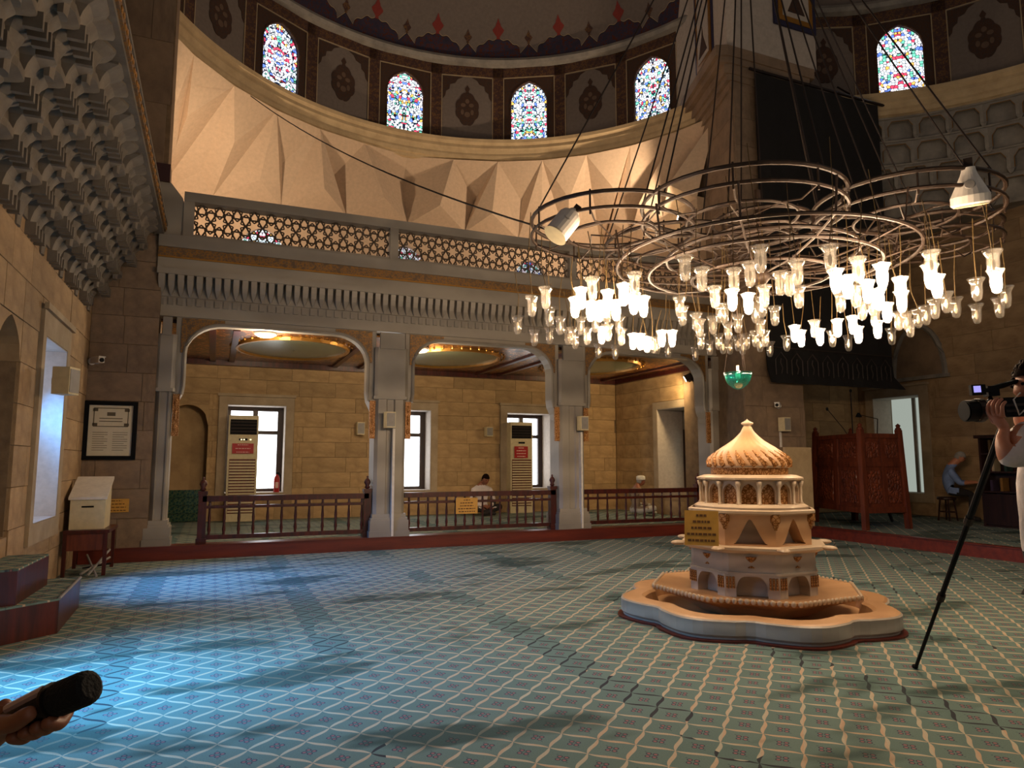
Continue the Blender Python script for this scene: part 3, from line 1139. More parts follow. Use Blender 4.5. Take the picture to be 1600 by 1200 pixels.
def medallion(parent, loc, rz, s=1.0):
    m = MB()
    pts = []
    for q in range(40):
        t = q * PI / 20
        rr = 1 + .10 * abs(math.sin(4 * t))
        pts.append((.27 * s * rr * math.sin(t), .36 * s * rr * math.cos(t) * (1 + .12 * abs(math.cos(t)) ** 6)))
    m.prism(pts, -.012, 0, 'y')
    m.prism([(-.05 * s, .40 * s), (-.03 * s, .46 * s), (-.06 * s, .52 * s), (0, .62 * s), (.06 * s, .52 * s), (.03 * s, .46 * s), (.05 * s, .40 * s)], -.012, 0, 'y')
    o = m.build('painted_medallion', M['paint_dark'], parent, loc, rz)
    m = MB()
    for (dx, dz, rx, rz_) in ((-.1, .10, .06, .05), (.1, .10, .06, .05), (0, -.14, .07, .07), (0, .2, .05, .06), (-.12, -.08, .04, .07), (.12, -.08, .04, .07)):
        m.prism([(dx * s + rx * s * math.cos(q * PI / 5), dz * s + rz_ * s * math.sin(q * PI / 5)) for q in range(10)], -.016, -.012, 'y')
    m.build('painted_flower', M['paint_mid'], o)
    return o


def drum(parent, c, angles, seed0, strength, wname):
    """alternating window and medallion panels round a drum"""
    for (a, kind) in angles:
        loc = ring_pt(c, a, DR, 0)
        rz = R(a - 90)
        if kind == 'w':
            w, z0, zs, za = .90, 9.05, 10.18, 10.66
            p = MB()
            p.prism(arch_poly(FW, z0, 11.1, w, zs, za, 'point'), 0, .30, 'y')
            p.build('window_panel', M['paint_dark'], parent, loc, rz)
            wi = struct(ob('window_%d' % wname[0], None, None, loc, rz))
            wname[0] += 1
            stained('leaded_glass', wi, w, zs - z0, 0, za - z0, (0, .10, z0), 0, seed0 + wname[0], strength)
            f = MB()
            q = [(-w / 2, z0)] + arch_curve(w, zs, za, 'point') + [(w / 2, z0)]
            f.tube([(x, .0, z) for (x, z) in q], .022, 6)
            f.build('window_frame', M['paint_brown'], wi)
            Box('sill', M['paint_brown'], wi, -w / 2 - .04, w / 2 + .04, -.03, .12, z0 - .01, z0 + .05)
        else:
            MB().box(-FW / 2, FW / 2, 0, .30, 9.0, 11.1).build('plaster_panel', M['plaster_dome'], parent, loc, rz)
            medallion(parent, (loc[0], loc[1], 9.92), rz)
            for sg in (-1, 1):
                k = MB()
                k.prism([(sg * .60, 10.74), (sg * .60, 10.16), (sg * .54, 10.24), (sg * .52, 10.36), (sg * .44, 10.42), (sg * .42, 10.54), (sg * .30, 10.58), (sg * .24, 10.68), (sg * .12, 10.74)], -.012, 0, 'y')
                k.build('painted_corner', M['paint_dark'], parent, loc, rz)
        # painted borders framing each panel
        bm_ = MB()
        for (x0, x1, z0, z1) in ((-FW / 2, -FW / 2 + .13, 9.0, 11.05), (FW / 2 - .13, FW / 2, 9.0, 11.05), (-FW / 2, FW / 2, 10.78, 11.05)):
            bm_.box(x0, x1, -.018, 0, z0, z1)
        bm_.build('painted_border', M['paint_brown'], parent, loc, rz)
        ln = MB()
        for (x0, x1, z0, z1) in ((-FW / 2 + .13, -FW / 2 + .15, 9.0, 10.78), (FW / 2 - .15, FW / 2 - .13, 9.0, 10.78), (-FW / 2 + .13, FW / 2 - .13, 10.76, 10.78)):
            ln.box(x0, x1, -.022, 0, z0, z1)
        ln.build('painted_line', M['paint_cream'], parent, loc, rz)


wn_ = [10]
A0 = 90.4
drum(ex, EC, [(A0 + STEP * i, 'w' if i % 2 == 0 else 'm') for i in range(-5, 6)], 40, 1.9, wn_)
MB().lathe([(5.86, 11.02), (5.74, 11.06), (5.70, 11.14), (5.74, 11.22), (5.86, 11.26)], 64, (EC[0], EC[1], 0), R(5), R(176)).build('upper_cornice', M['stone_grey2'], ex)

# painted half dome
DZ0, DH = 11.2, 4.6


def dome_pt(a, t, off=0.0):
    """t: metres up along the vault"""
    ph = t / 5.6
    r_ = (5.86 - off) * math.cos(ph)
    return (EC[0] + r_ * math.cos(R(a)), EC[1] + r_ * math.sin(R(a)), DZ0 + (DH - off) * math.sin(ph))


dome = struct(ob('ceiling_half_dome', None))
dm = MB()
dm.loft([[dome_pt(5 + 171 * i / 60, t) for i in range(61)] for t in [0.6 * k for k in range(14)]], cap=False, closed=False)
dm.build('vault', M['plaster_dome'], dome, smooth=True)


def crest_h(a):
    """height of the painted lobed band at angle a"""
    q = ((a - A0) / STEP) % 1.0
    q = abs(q - .5) * 2          # 0 at panel edge of the large lobe, 1 at small point
    if q < .72:
        s = q / .72
        return .62 - .28 * s ** 2.2 + .03 * math.cos(s * 14)
    s = (q - .72) / .28
    return .20 + .28 * s


for (grow, off, mat, nm) in ((.045, .010, M['paint_cream'], 'painted_outline'), (.02, .014, M['iron'], 'painted_dark_line'), (0, .018, M['paint_navy'], 'painted_crest_band')):  # cream outline, dark line and navy band of the crest
    c_ = MB()
    aa = [8 + 164 * i / 640 for i in range(641)]
    c_.loft([[dome_pt(a, 0, off) for a in aa], [dome_pt(a, (crest_h(a) + grow) * 1.05, off) for a in aa]], cap=False, closed=False)
    c_.build(nm, mat, dome)
for i in range(-5, 6):
    for (da, hb, sc, mat) in ((STEP / 2, .64, 1.0, M['paint_red']), (0, .50, .68, M['paint_brown'])):
        a = A0 + STEP * i + da
        f = MB()
        shape = [(0, 0), (.05, .04), (.03, .09), (.12, .24), (.14, .30), (.06, .42), (.05, .48), (.03, .52), (0, .64)]
        pts = [(x * sc, z * sc) for x, z in shape] + [(-x * sc, z * sc) for x, z in shape[-2:0:-1]]
        f.add([dome_pt(a + math.degrees(x / 5.6), hb + z, .016) for x, z in pts], [list(range(len(pts)))])
        f.build('painted_finial', mat, dome)

# ------------------------------------------------------------------ right corner pier, side wall, right wall and its exedra
pr = struct(ob('wall_pier_right', None))
P4 = [(9.30, 11.6), (8.72, 9.88), (10.12, 9.88), (10.12, 12.4), (9.30, 12.4)]
MB().prism(P4, 0, 8.4, 'z').build('pier_core', M['mortar'], pr)
ashlar(pr, (8.72, 9.88, 0), 0, 1.40, ST, 8.35, .55, .75, M['stone_dark'], (), .025, seed=15)
angp = math.atan2(11.6 - 9.88, 9.30 - 8.72)
ashlar(pr, (8.72, 9.88, 0), angp, 1.75, 4.7, 8.35, .55, .8, M['stone_dark'], (), .02, seed=16)
cap_ = MB()
for (e, z0, z1) in ((.06, 8.35, 8.5), (.14, 8.5, 8.62), (.2, 8.62, 8.8), (.32, 8.8, 8.92), (.40, 8.92, 9.12)):
    cap_.prism([(9.30 - e * .9, 11.7), (8.72 - e, 9.88 - e * .1), (8.72 - e * .5, 9.88 - e * .35), (10.15 + e * 1.3, 9.88 - e * .35), (10.3 + e * 1.5, 10.6), (10.3, 12.4), (9.3, 12.4)], z0, z1, 'z')
cap_.build('stepped_capital', M['stone_dark'], pr)
Box('base_casing', M['plaster_corn'], pr, 9.55, 10.16, 9.78, 9.86, ST, 1.62)
MB().prism([(9.20, 11.7), (8.62, 9.88), (8.72, 9.75), (10.75, 9.75), (10.9, 10.6), (10.9, 12.4), (9.2, 12.4)], 9.12, 14, 'z').build('upper_pier', M['plaster_white'], pr)

XR, YS = 14.5, 12.4
ws = struct(ob('wall_side', None))
Box('wall_body', M['mortar'], ws, 10.1, 15.2, YS + .03, YS + .4, 0, 7)
ashlar(ws, (10.12, YS + .03, 0), 0, 4.38, ST, 6.6, .42, .9, M['stone_back'], (), .03, seed=18)
wx = struct(ob('wall_right', None))
rw = (10.78, 11.98, .66, 2.86)
mb = MB()
mb.box(XR + .03, XR + .7, -4, rw[0], 0, 7)
mb.box(XR + .03, XR + .7, rw[1], YS + .4, 0, 7)
mb.box(XR + .03, XR + .7, rw[0], rw[1], 0, rw[2])
mb.box(XR + .03, XR + .7, rw[0], rw[1], rw[3], 7)
mb.build('wall_body', M['mortar'], wx)
ashlar(wx, (XR + .03, 3.5, 0), PI / 2, YS - 3.5, ST, 6.6, .42, .9, M['stone'], [(rw[0] - 3.5 - .2, rw[1] - 3.5 + .2, .46, 3.06)], .03, seed=19)
w = struct(ob('window_30', None))
f = MB()
for (a, b, s, t) in ((rw[0] - .2, rw[0], .66, 2.86), (rw[1], rw[1] + .2, .66, 2.86), (rw[0] - .2, rw[1] + .2, 2.86, 3.06), (rw[0] - .2, rw[1] + .2, .46, .66)):
    f.box(XR - .045, XR + .02, a, b, s, t)
f.box(XR - .08, XR - .01, rw[0] - .24, rw[1] + .24, 3.065, 3.12)
f.build('surround', M['stone_frame'], w)
rv = MB()
rv.box(XR - .04, XR + .55, rw[0] + .002, rw[0] + .014, .66, 2.858)
rv.box(XR - .04, XR + .55, rw[1] - .014, rw[1] - .002, .66, 2.858)
rv.box(XR - .04, XR + .55, rw[0] + .014, rw[1] - .014, 2.845, 2.858)
rv.build('reveal', M['plaster_white'], w)
Box('pane', M['day_dim'], w, XR + .60, XR + .61, rw[0], rw[1], .66, 2.86)
Box('mullion', M['grey_plastic'], w, XR + .56, XR + .60, 11.34, 11.42, .66, 2.86)
Box('curtain_edge', M['grey_plastic'], w, XR + .50, XR + .56, 10.80, 10.98, .66, 2.86)
t = MB()
hp = [(XR - .03, 10.75 + .62 * math.cos(q * PI / 16), 3.25 + 1.15 * math.sin(q * PI / 16)) for q in range(17)]
t.tube(hp, .06, 6)
t.build('blind_arch_moulding', M['stone_grey2'], wx)
MB().prism([(10.75 + .58 * math.cos(q * PI / 12), 3.25 + 1.1 * math.sin(q * PI / 12)) for q in range(13)], XR - .03, XR - .01, 'x').build('blind_arch_panel', M['stone_dark'], wx)
Box('blind_arch_sill', M['stone_grey2'], wx, XR - .08, XR, 10.05, 11.45, 3.18, 3.26)

EQ = (9.2, 5.3)
eq = struct(ob('wall_right_exedra', None))
cornice_ring(eq, EQ, 5, 88, M['plaster_corn'])


def ang_on(c, r_, u):
    d = ray(u, 100)
    a, b, cc = d.x ** 2 + d.y ** 2, -2 * (d.x * c[0] + d.y * c[1]), c[0] ** 2 + c[1] ** 2 - r_ * r_
    t = (-b + math.sqrt(b * b - 4 * a * cc)) / 2 / a
    return math.degrees(math.atan2(d.y * t - c[1], d.x * t - c[0]))


AQ = ang_on(EQ, DR, 1407)
drum(eq, EQ, [(AQ + STEP * i, 'w' if i % 2 == 0 else 'm') for i in range(-3, 2)], 60, 1.7, wn_)
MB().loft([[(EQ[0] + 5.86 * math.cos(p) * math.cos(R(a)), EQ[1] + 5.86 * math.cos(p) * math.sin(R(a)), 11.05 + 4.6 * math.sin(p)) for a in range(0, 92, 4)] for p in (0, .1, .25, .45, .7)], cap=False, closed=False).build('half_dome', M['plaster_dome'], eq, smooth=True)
MB().lathe([(5.86, 11.02), (5.74, 11.06), (5.70, 11.14), (5.74, 11.22), (5.86, 11.26)], 30, (EQ[0], EQ[1], 0), R(0), R(88)).build('upper_cornice', M['stone_grey2'], eq)
# muqarnas rows under the right cornice
MB().lathe([(5.62, 8.42), (5.66, 7.7), (5.74, 7.0), (5.80, 6.4), (7.6, 6.4)], 40, (EQ[0], EQ[1], 0), R(0), R(88)).build('cell_backing', M['stone_grey2'], eq)


def niche_cell(w, h, d):
    m = MB()
    P = [(-w / 2, 0), (-w / 2, h), (w / 2, h), (w / 2, 0), (w * .40, 0), (w * .40, h * .55), (w * .27, h * .86), (-w * .27, h * .86), (-w * .40, h * .55), (-w * .40, 0)]
    m.prism(P, -d, 0, 'y')
    m.prism([(-w / 2, 0), (-w * .40, 0), (-w * .46, -h * .22), (-w / 2, -h * .26)], -d * .9, 0, 'y')
    m.prism([(w / 2, 0), (w / 2, -h * .26), (w * .46, -h * .22), (w * .40, 0)], -d * .9, 0, 'y')
    return m.mesh('muqarnas_niche', M['stone_grey2'])


def gold_edge(w, h, d):
    return MB().tube([(-w * .40, -d - .004, h * .02), (-w * .40, -d - .004, h * .55), (-w * .27, -d - .004, h * .86), (w * .27, -d - .004, h * .86), (w * .40, -d - .004, h * .55)], .007, 4).mesh('gilt_line', M['gold'])


rws = [(8.02, .38, 5.60, 6.0, 0), (7.50, .42, 5.64, 6.6, .5), (7.02, .40, 5.68, 6.6, 0), (6.5, .42, 5.76, 6.6, .5)]
for (zz, hh, rr, stp, offs) in rws:
    wd = 2 * rr * math.tan(R(stp / 2))
    cm, gm = niche_cell(wd * .98, hh, .10), gold_edge(wd * .98, hh, .10)
    for i in range(11):
        a = 8 + stp * (i + offs)
        if a > 78:
            continue
        o = ob('muqarnas_niche', cm, eq, ring_pt(EQ, a, rr, zz), R(a - 90))
        ob('gilt_line', gm, o)
    MB().lathe([(rr - .11, zz + hh), (rr - .13, zz + hh + .03), (rr, zz + hh + .06)], 40, (EQ[0], EQ[1], 0), R(4), R(82)).build('tier_fillet', M['stone_grey2'], eq)

# ------------------------------------------------------------------ curtain, rod and shields on the right pier
ct = thing('hanging_curtain', 'huge black cloth hanging flat beside the right stone pier', 'curtain', (0, 9.72, 0))
cv = MB()
NXc, NZc = 40, 24
rings = []
for j in range(NZc + 1):
    t = j / NZc
    z = 2.77 + (8.68 - 2.77) * t
    rr_ = []
    for i in range(NXc + 1):
        s = i / NXc
        x0, x1 = 9.12, 12.33 + (.22 * max(0, 1 - t / .05) ** 1.5)
        rr_.append((x0 + (x1 - x0) * s, -.02 + .025 * math.sin(s * 34 + t * 2) * (1 - .5 * t) - .10 * max(0, 1 - t / .05), z))
    rings.append(rr_)
back = [[(p[0], p[1] + .02, p[2]) for p in r_] for r_ in rings]
cv.loft(rings, cap=False, closed=False)
cv.loft(back, cap=False, closed=False)
for r_ in (0, NZc):
    cv.loft([rings[r_], back[r_]], cap=False, closed=False)
cv.build('cloth', M['black_cloth'], ct, smooth=True)
em = MB()
for i in range(8):
    x = 9.4 + i * .38
    q = [(x - .13, 2.92), (x - .13, 3.2), (x, 3.34), (x + .13, 3.2), (x + .13, 2.92)]
    em.tube([(p[0], -.075, p[1]) for p in q], .012, 4)
    em.tube([(x, -.075, 2.95), (x + .03, -.075, 3.05), (x - .02, -.075, 3.15), (x, -.075, 3.22)], .012, 4)
em.tube([(9.2, -.075, 3.42), (12.3, -.075, 3.42)], .012, 4)
em.build('embroidery', M['black_thread'], ct)
MB().tube([(9.0, 0, 8.74), (12.6, 0, 8.74)], .03, 8).build('rod', M['iron'], ct)
for x in (9.4, 10.6, 11.8):
    MB().tube([(x, 0, 8.74), (x - .2, .3, 9.1)], .018, 6).build('rod_bracket', M['iron'], ct)


def shield(label, loc, rz, w, h):
    s = thing('painted_shield', label, 'painted panel', loc, rz)
    MB().prism([(-w / 2, -h / 2), (w / 2, -h / 2), (w / 2, h / 2), (-w / 2, h / 2)], -.04, 0, 'y').build('border', M['navy_paint'], s)
    MB().box(-w / 2 + .10, w / 2 - .10, -.055, -.03, -h / 2 + .10, h / 2 - .10).build('gilt_frame', M['gold'], s)
    MB().box(-w / 2 + .2, w / 2 - .2, -.065, -.05, -h / 2 + .2, h / 2 - .2).build('field', M['plaster_white'], s)
    MB().prism([(-.22, -h / 2 + .3), (.22, -h / 2 + .3), (.1, -h / 2 + .55), (.03, -h / 2 + .7), (0, -h / 2 + .9), (-.03, -h / 2 + .7), (-.1, -h / 2 + .55)], -.075, -.06, 'y').build('ornament', M['paint_dark'], s)


shield('navy and gold painted panel facing right high on the right pier', (10.2, 9.745, aty(1240, 45, 9.72).z + .95), 0, 1.08, 1.9)
shield('navy and gold painted panel on the left flank of the right pier', (8.98, 10.92, 10.35), R(-108), 1.0, 1.9)

# ------------------------------------------------------------------ wooden railings
bst = MB()
bst.lathe([(.018, 0), (.018, .06), (.026, .10), (.016, .18), (.022, .28), (.014, .40), (.024, .47), (.018, .5), (.018, .56)], 8)
balm = bst.mesh('baluster', M['wood_red'], True)


def railing(x0, x1, n, label, posts):
    r_ = thing('wooden_railing', label, 'railing', (0, YF + .14, ST + .0))
    Box('bottom_rail', M['wood_red'], r_, x0, x1, -.035, .035, .06, .12)
    Box('top_rail', M['wood_red'], r_, x0, x1, -.055, .055, .60, .68)
    Box('mid_rail', M['wood_red'], r_, x0, x1, -.03, .03, .50, .54)
    for i in range(n):
        o = ob('baluster', balm, r_, (x0 + (x1 - x0) * (i + .5) / n, 0, .10))
        o.scale = (1, 1, .93)
    for x in posts:
        p = MB()
        p.box(x - .055, x + .055, -.055, .055, 0, .74)
        p.box(x - .07, x + .07, -.07, .07, 0, .08)
        p.box(x - .065, x + .065, -.065, .065, .70, .75)
        po = p.build('post', M['wood_red'], r_)
        MB().lathe([(.02, .75), (.045, .77), (.03, .80), (.055, .85), (.04, .89), (.012, .92), (.02, .94), (.0, .96)], 12, (x, 0, 0)).build('finial', M['wood_red'], po, smooth=True)
    return r_


railing(-.12, 2.28, 12, 'mahogany railing with turned balusters in the left arch', (-.12, 2.26))
railing(2.86, 5.56, 17, 'mahogany railing in the middle arch that carries the yellow notice', (5.52,))
railing(6.14, 8.72, 13, 'mahogany railing in the right arch beside the fountain', (8.66,))


def notice(name, label, loc, rz, w, h, mat, ink, rows, tilt=0.0, seed=0):
    """sheet or plate with rows of small lettering too worn to read"""
    n = thing(name, label, 'notice', loc, rz)
    n.rotation_euler = (tilt, 0, rz)
    MB().box(-w / 2, w / 2, -.006, .006, -h / 2, h / 2).build('plate', mat, n)
    rnd = random.Random(seed)
    t = MB()
    for k, span in enumerate(rows):
        z = h * .36 - k * h * .72 / max(1, len(rows) - 1)
        x = -w * span / 2
        while x < w * span / 2 - .004:
            l = w * rnd.uniform(.05, .13)
            l = min(l, w * span / 2 - x)
            t.box(x, x + l, -.0085, -.006, z - h * .033, z + h * .033)
            x += l + w * .03
    t.build('lettering', ink, n)['kind'] = 'stuff'
    return n


notice('yellow_notice', 'yellow notice plate tied to the middle railing', (3.90, YF + .06, .63), 0, .38, .26, M['yellow'], M['yellow_ink'], (.3, .6, .6, .8, .75), 0, 1)
notice('yellow_notice', 'faded yellow notice low on the left stone pier', (-1.22, 10.985, .76), 0, .36, .18, M['yellow'], M['yellow_ink'], (.5, .7, .8, .8), 0, 2)
fs = atd(1096, 825, 5.62)
notice('yellow_notice', 'yellow notice leaning on the upper ledge of the fountain', fs, math.atan2(-fs.y, -fs.x) + PI / 2 - .1, .265, .275, M['yellow'], M['yellow_ink'], (.3, .5, .6, .85, .8), R(-10), 3)

# ------------------------------------------------------------------ gallery furnishings


def air_conditioner(x, label, lights):
    a = thing('air_conditioner', label, 'air conditioner', (x, 15.02, ST))
    Box('cabinet', M['beige_plastic'], a, -.28, .28, 0, .26, 0, 2.10)
    Box('air_outlet', M['black_plastic'], a, -.25, .25, -.012, .02, 1.72, 2.02)
    for k in range(4):
        Box('outlet_louvre', M['iron'], a, -.25, .25, -.025, -.01, 1.77 + k * .065, 1.785 + k * .065)
    Box('intake_gap_shade', M['wood_carved'], a, -.245, .245, -.008, .01, .16, 1.23)  # brown sheet behind the slats paints in the shade of the gaps
    for k in range(18):
        Box('intake_slat', M['beige_plastic'], a, -.24, .24, -.02, .0, .18 + k * .058, .21 + k * .058)
    Box('control_panel', M['black_plastic'], a, -.08, .08, -.01, .0, 1.60, 1.64)
    if lights:
        for dx in (-.05, .0, .12):
            Box('indicator', m_emit('indicator_glow', (1, .85, .5, 1), 1.5), a, dx, dx + .03, -.014, -.008, 1.605, 1.63)
    return a


air_conditioner(.53, 'tall beige air conditioner with lit indicators in front of the left gallery window', True)
air_conditioner(6.62, 'tall beige air conditioner in front of the right gallery window', False)
notice('red_notice', 'red notice stuck on the left air conditioner', (.53, 15.0, 1.62), 0, .40, .20, M['red_paint'], M['white_ink'], (.5, .7, .6), 0, 4)
notice('red_notice', 'red notice stuck on the right air conditioner', (6.60, 15.0, 1.58), 0, .34, .27, M['red_paint'], M['white_ink'], (.4, .7, .7, .6), 0, 5)

fe = thing('fire_extinguisher', 'small red fire extinguisher on the sill of the left gallery window', 'extinguisher', (1.22, 15.32, .72))
MB().lathe([(.0, 0), (.055, 0), (.06, .02), (.06, .28), (.045, .33), (.02, .36), (.02, .38)], 14).build('cylinder', M['red_paint'], fe, smooth=True)
MB().box(-.02, .05, -.012, .012, .38, .42).build('valve_handle', M['black_plastic'], fe)
MB().tube([(.02, 0, .39), (.075, -.02, .36), (.08, -.03, .22)], .01, 6).build('hose', M['black_plastic'], fe)
Box('label_patch', M['white_ink'], fe, -.03, .03, -.063, -.055, .1, .22)

cb = thing('narrow_cabinet', 'dark teal upright cabinet standing inside the gallery by the left jamb', 'cabinet', (-1.08, 13.6, ST))
Box('body', M['teal_dark'], cb, -.14, .22, -.25, .25, .05, 1.0)
Box('top', M['teal_dark'], cb, -.15, .24, -.27, .27, 1.0, 1.03)
Box('base', M['teal_dark'], cb, -.12, .2, -.23, .23, 0, .05)
for k in range(2):
    Box('door', M['teal_dark'], cb, -.12 + k * .165, .035 + k * .165, -.268, -.25, .08, .97)


def wall_speaker(label, loc, rz, w=.17, h=.25, d=.14, bracket=True):
    s = thing('wall_speaker', label, 'speaker', loc, rz, 'small wall speakers')
    MB().prism([(-w / 2, 0), (-w / 2 + .01, -d), (w / 2 - .01, -d), (w / 2, 0)], -h / 2, h / 2, 'z').build('cabinet', M['beige_plastic'], s)
    MB().box(-w / 2 + .02, w / 2 - .02, -d - .006, -d, -h / 2 + .02, h / 2 - .02).build('grille', M['grey_plastic'], s)
    if bracket:
        MB().box(-.02, .02, 0, .05, -.03, .03).build('bracket', M['iron'], s)


wall_speaker('beige speaker on the frame of the left wall window', (-1.46, 8.12, 2.15), R(70), .2, .27, .16)
wall_speaker('grey speaker on the column left of the middle arch', (2.53, YF - .10, 2.01), 0)
wall_speaker('grey speaker on the column right of the middle arch', (5.98, YF - .10, 2.03), 0)
wall_speaker('speaker on the gallery wall between the left and centre windows', (2.89, YB - .05, 2.07), 0, .18, .27)
wall_speaker('speaker on the gallery wall above the man in white', (5.86, YB - .05, 2.05), 0, .18, .22)
wall_speaker('beige speaker on the right stone pier above the fountain dome', (9.5, 9.80, 2.03), 0, .17, .25)
for (x, y, z0, z1, lb) in ((2.62, YF - .012, ST + .02, 1.90, 'white cable duct running down the column left of the middle arch'),
                           (6.00, YF - .012, ST + .02, 1.90, 'white cable duct running down the column right of the middle arch'),
                           (9.5, 9.845, 1.62, 1.92, 'short white cable duct under the speaker on the right pier')):
    d = thing('cable_duct', lb, 'cable duct', (x, y, z0))
    MB().box(-.018, .018, -.012 - (.06 if z0 < 1 else 0), .012, 0, z1 - z0).build('duct', M['white_plastic'], d)
    MB().box(-.022, .022, -.016 - (.06 if z0 < 1 else 0), .012, z1 - z0 - .02, z1 - z0).build('end_cap', M['grey_plastic'], d)


def cctv(label, loc, rz):
    c = thing('security_camera', label, 'camera', loc, rz)
    MB().lathe([(.0, 0), (.05, 0), (.05, .02), (.02, .03), (0, .03)], 12).build('mount', M['white_plastic'], c)
    c.children[0].rotation_euler = (R(90), 0, 0)
    MB().tube([(0, -.02, 0), (0, -.08, .0)], .018, 8).build('arm', M['white_plastic'], c)
    b = MB()
    b.box(-.04, .04, -.26, -.06, -.035, .04)
    b.box(-.045, .045, -.28, -.06, .04, .05)
    b.build('housing', M['white_plastic'], c)
    MB().tube([(0, -.255, 0), (0, -.275, 0)], .03, 10).build('lens', M['black_plastic'], c)


cctv('white security camera in the corner left of the framed certificate', (-1.60, 10.98, 2.72), R(35))
cctv('white security camera on the right pier below the black curtain', (9.48, 9.84, 2.37), R(-50))

fr = thing('framed_certificate', 'black framed certificate hanging on the left stone pier', 'picture frame', (-1.32, 10.985, 1.78))
for (a, b, s_, t_) in ((-.32, -.265, -.40, .40), (.265, .32, -.40, .40), (-.265, .265, .345, .40), (-.265, .265, -.40, -.345)):
    Box('frame_bar', M['black_plastic'], fr, a, b, -.03, .01, s_, t_)
Box('sheet', M['paper'], fr, -.265, .265, -.008, .004, -.345, .345)
k = MB()
for (a, b, s_, t_) in ((-.21, .21, .30, .31), (-.21, .21, .05, .06), (-.21, -.2, .06, .30), (.2, .21, .06, .30)):
    k.box(a, b, -.011, -.008, s_, t_)
for (sx, sz) in ((-.19, .28), (.19, .28), (-.19, .08), (.19, .08)):
    k.box(sx - .03, sx + .03, -.011, -.008, sz - .02, sz + .02)
k.box(-.05, .05, -.011, -.008, .20, .25)
k.build('printed_border', M['ink'], fr)
k = MB()
for z in range(2):
    k.box(-.14, .14, -.011, -.008, .12 + z * .04, .13 + z * .04)
for col in (-.12, .12):
    for z in range(9):
        k.box(col - .09, col + .09 - (.04 if z % 3 == 2 else 0), -.011, -.008, -.03 - z * .03, -.024 - z * .03)
k.build('lettering', M['ink'], fr)

# ------------------------------------------------------------------ steps and box by the left wall
stp = thing('wooden_steps', 'two dark red wooden steps with carpeted treads below the left wall', 'steps', (0, 0, 0))
z1s, z2s = .27, .54
a1, a2 = atz(93, 935, z1s), atz(126, 902, z1s)
b1, b2 = atz(28, 889, z2s), atz(77, 865, z2s)
fd = Vector((1, 1, 0)).normalized()
s1 = [(-1.62, a1.y - .5), (a1.x, a1.y), (a2.x, a2.y), (-1.62, a2.y)]
s2 = [(-1.62, b1.y - .12), (b1.x, b1.y), (b2.x, b2.y), (-1.62, b2.y)]
MB().prism(s1, 0, z1s - .015, 'z').build('lower_step', M['wood_red'], stp)
MB().prism(s1, z1s - .015, z1s, 'z').build('lower_tread', M['carpet'], stp)
MB().prism(s2, z1s, z2s - .015, 'z').build('upper_step', M['wood_red'], stp)
MB().prism(s2, z2s - .015, z2s, 'z').build('upper_tread', M['carpet'], stp)
MB().tube([(a1.x, a1.y, z1s), (a2.x, a2.y, z1s)], .012, 6).build('metal_nosing', M['grey_plastic'], stp)

sh = thing('wooden_shelf', 'low red brown wooden shelf in the corner under the sloped white box', 'shelf', (-1.40, 10.25, 0))
Box('board', M['wood_red'], sh, -.2, .28, -.45, .35, .50, .54)
Box('front_apron', M['wood_carved'], sh, -.2, .26, -.43, -.41, .30, .50)
for (x, y) in ((-.18, -.42), (.24, -.42), (-.18, .32), (.24, .32)):
    Box('leg', M['wood_red'], sh, x - .02, x + .02, y - .02, y + .02, 0, .50)
bx_ = thing('sloped_box', 'cream box with sloping lid standing on the corner shelf', 'box', (-1.40, 10.25, .54))
MB().prism([(-.30, 0), (.22, 0), (.22, .58), (-.30, .36)], -.17, .20, 'x').build('body', M['beige_plastic'], bx_)
MB().prism([(-.32, .355), (.24, .595), (.24, .625), (-.32, .385)], -.19, .22, 'x').build('lid', M['white_plastic'], bx_)
Box('slot', M['black_plastic'], bx_, -.05, .08, -.304, -.298, .26, .28)
fst = thing('folded_stand', 'folded metal stand lying under the corner shelf', 'stand', (-1.25, 9.95, 0))
for (p, q) in (((-.12, -.3, .05), (.1, .3, .16)), ((-.05, -.3, .03), (.1, .25, .26)), ((.05, -.35, .02), (-.15, .3, .2))):
    MB().tube([p, q], .014, 6).build('tube', M['grey_plastic'], fst)
MB().tube([(-.15, 0, .08), (.15, .02, .12)], .012, 6).build('crossbar', M['iron'], fst)

# ------------------------------------------------------------------ fountain
FC = Vector((4.50, 5.07, 0))
fo = thing('fountain', 'tiered marble fountain with gilded ribbed dome and lobed basin on the carpet', 'fountain', FC, 0)
FA = math.degrees(math.atan2(-FC.y, -FC.x)) - 1


def lobes8(a, r_, z):
    q = ((math.degrees(a) - FA) / 45.0) % 1.0
    q = abs(q - .5) * 2
    return 1.0 + .045 * math.cos(q * PI) ** 1 - .02 * (1 if .86 < q else 0)


MB().lathe([(1.17, 0), (1.17, .015), (1.1, .018)], 96, lobe=lobes8).build('carpet_trim', M['wood_plinth'], fo)
MB().lathe([(1.12, .0), (1.12, .03), (1.14, .05), (1.14, .15), (1.125, .160)], 96, lobe=lobes8).build('basin_wall', M['marble_white'], fo)
MB().lathe([(1.125, .160), (1.10, .168), (.96, .168), (.93, .15), (.90, .05), (.3, .045)], 96, lobe=lobes8).build('basin_rim', M['marble_tan'], fo)


def oct_lobe(a, r_, z):
    q = ((math.degrees(a) - FA + 22.5) % 45.0) - 22.5
    return 1.0 / math.cos(R(q))


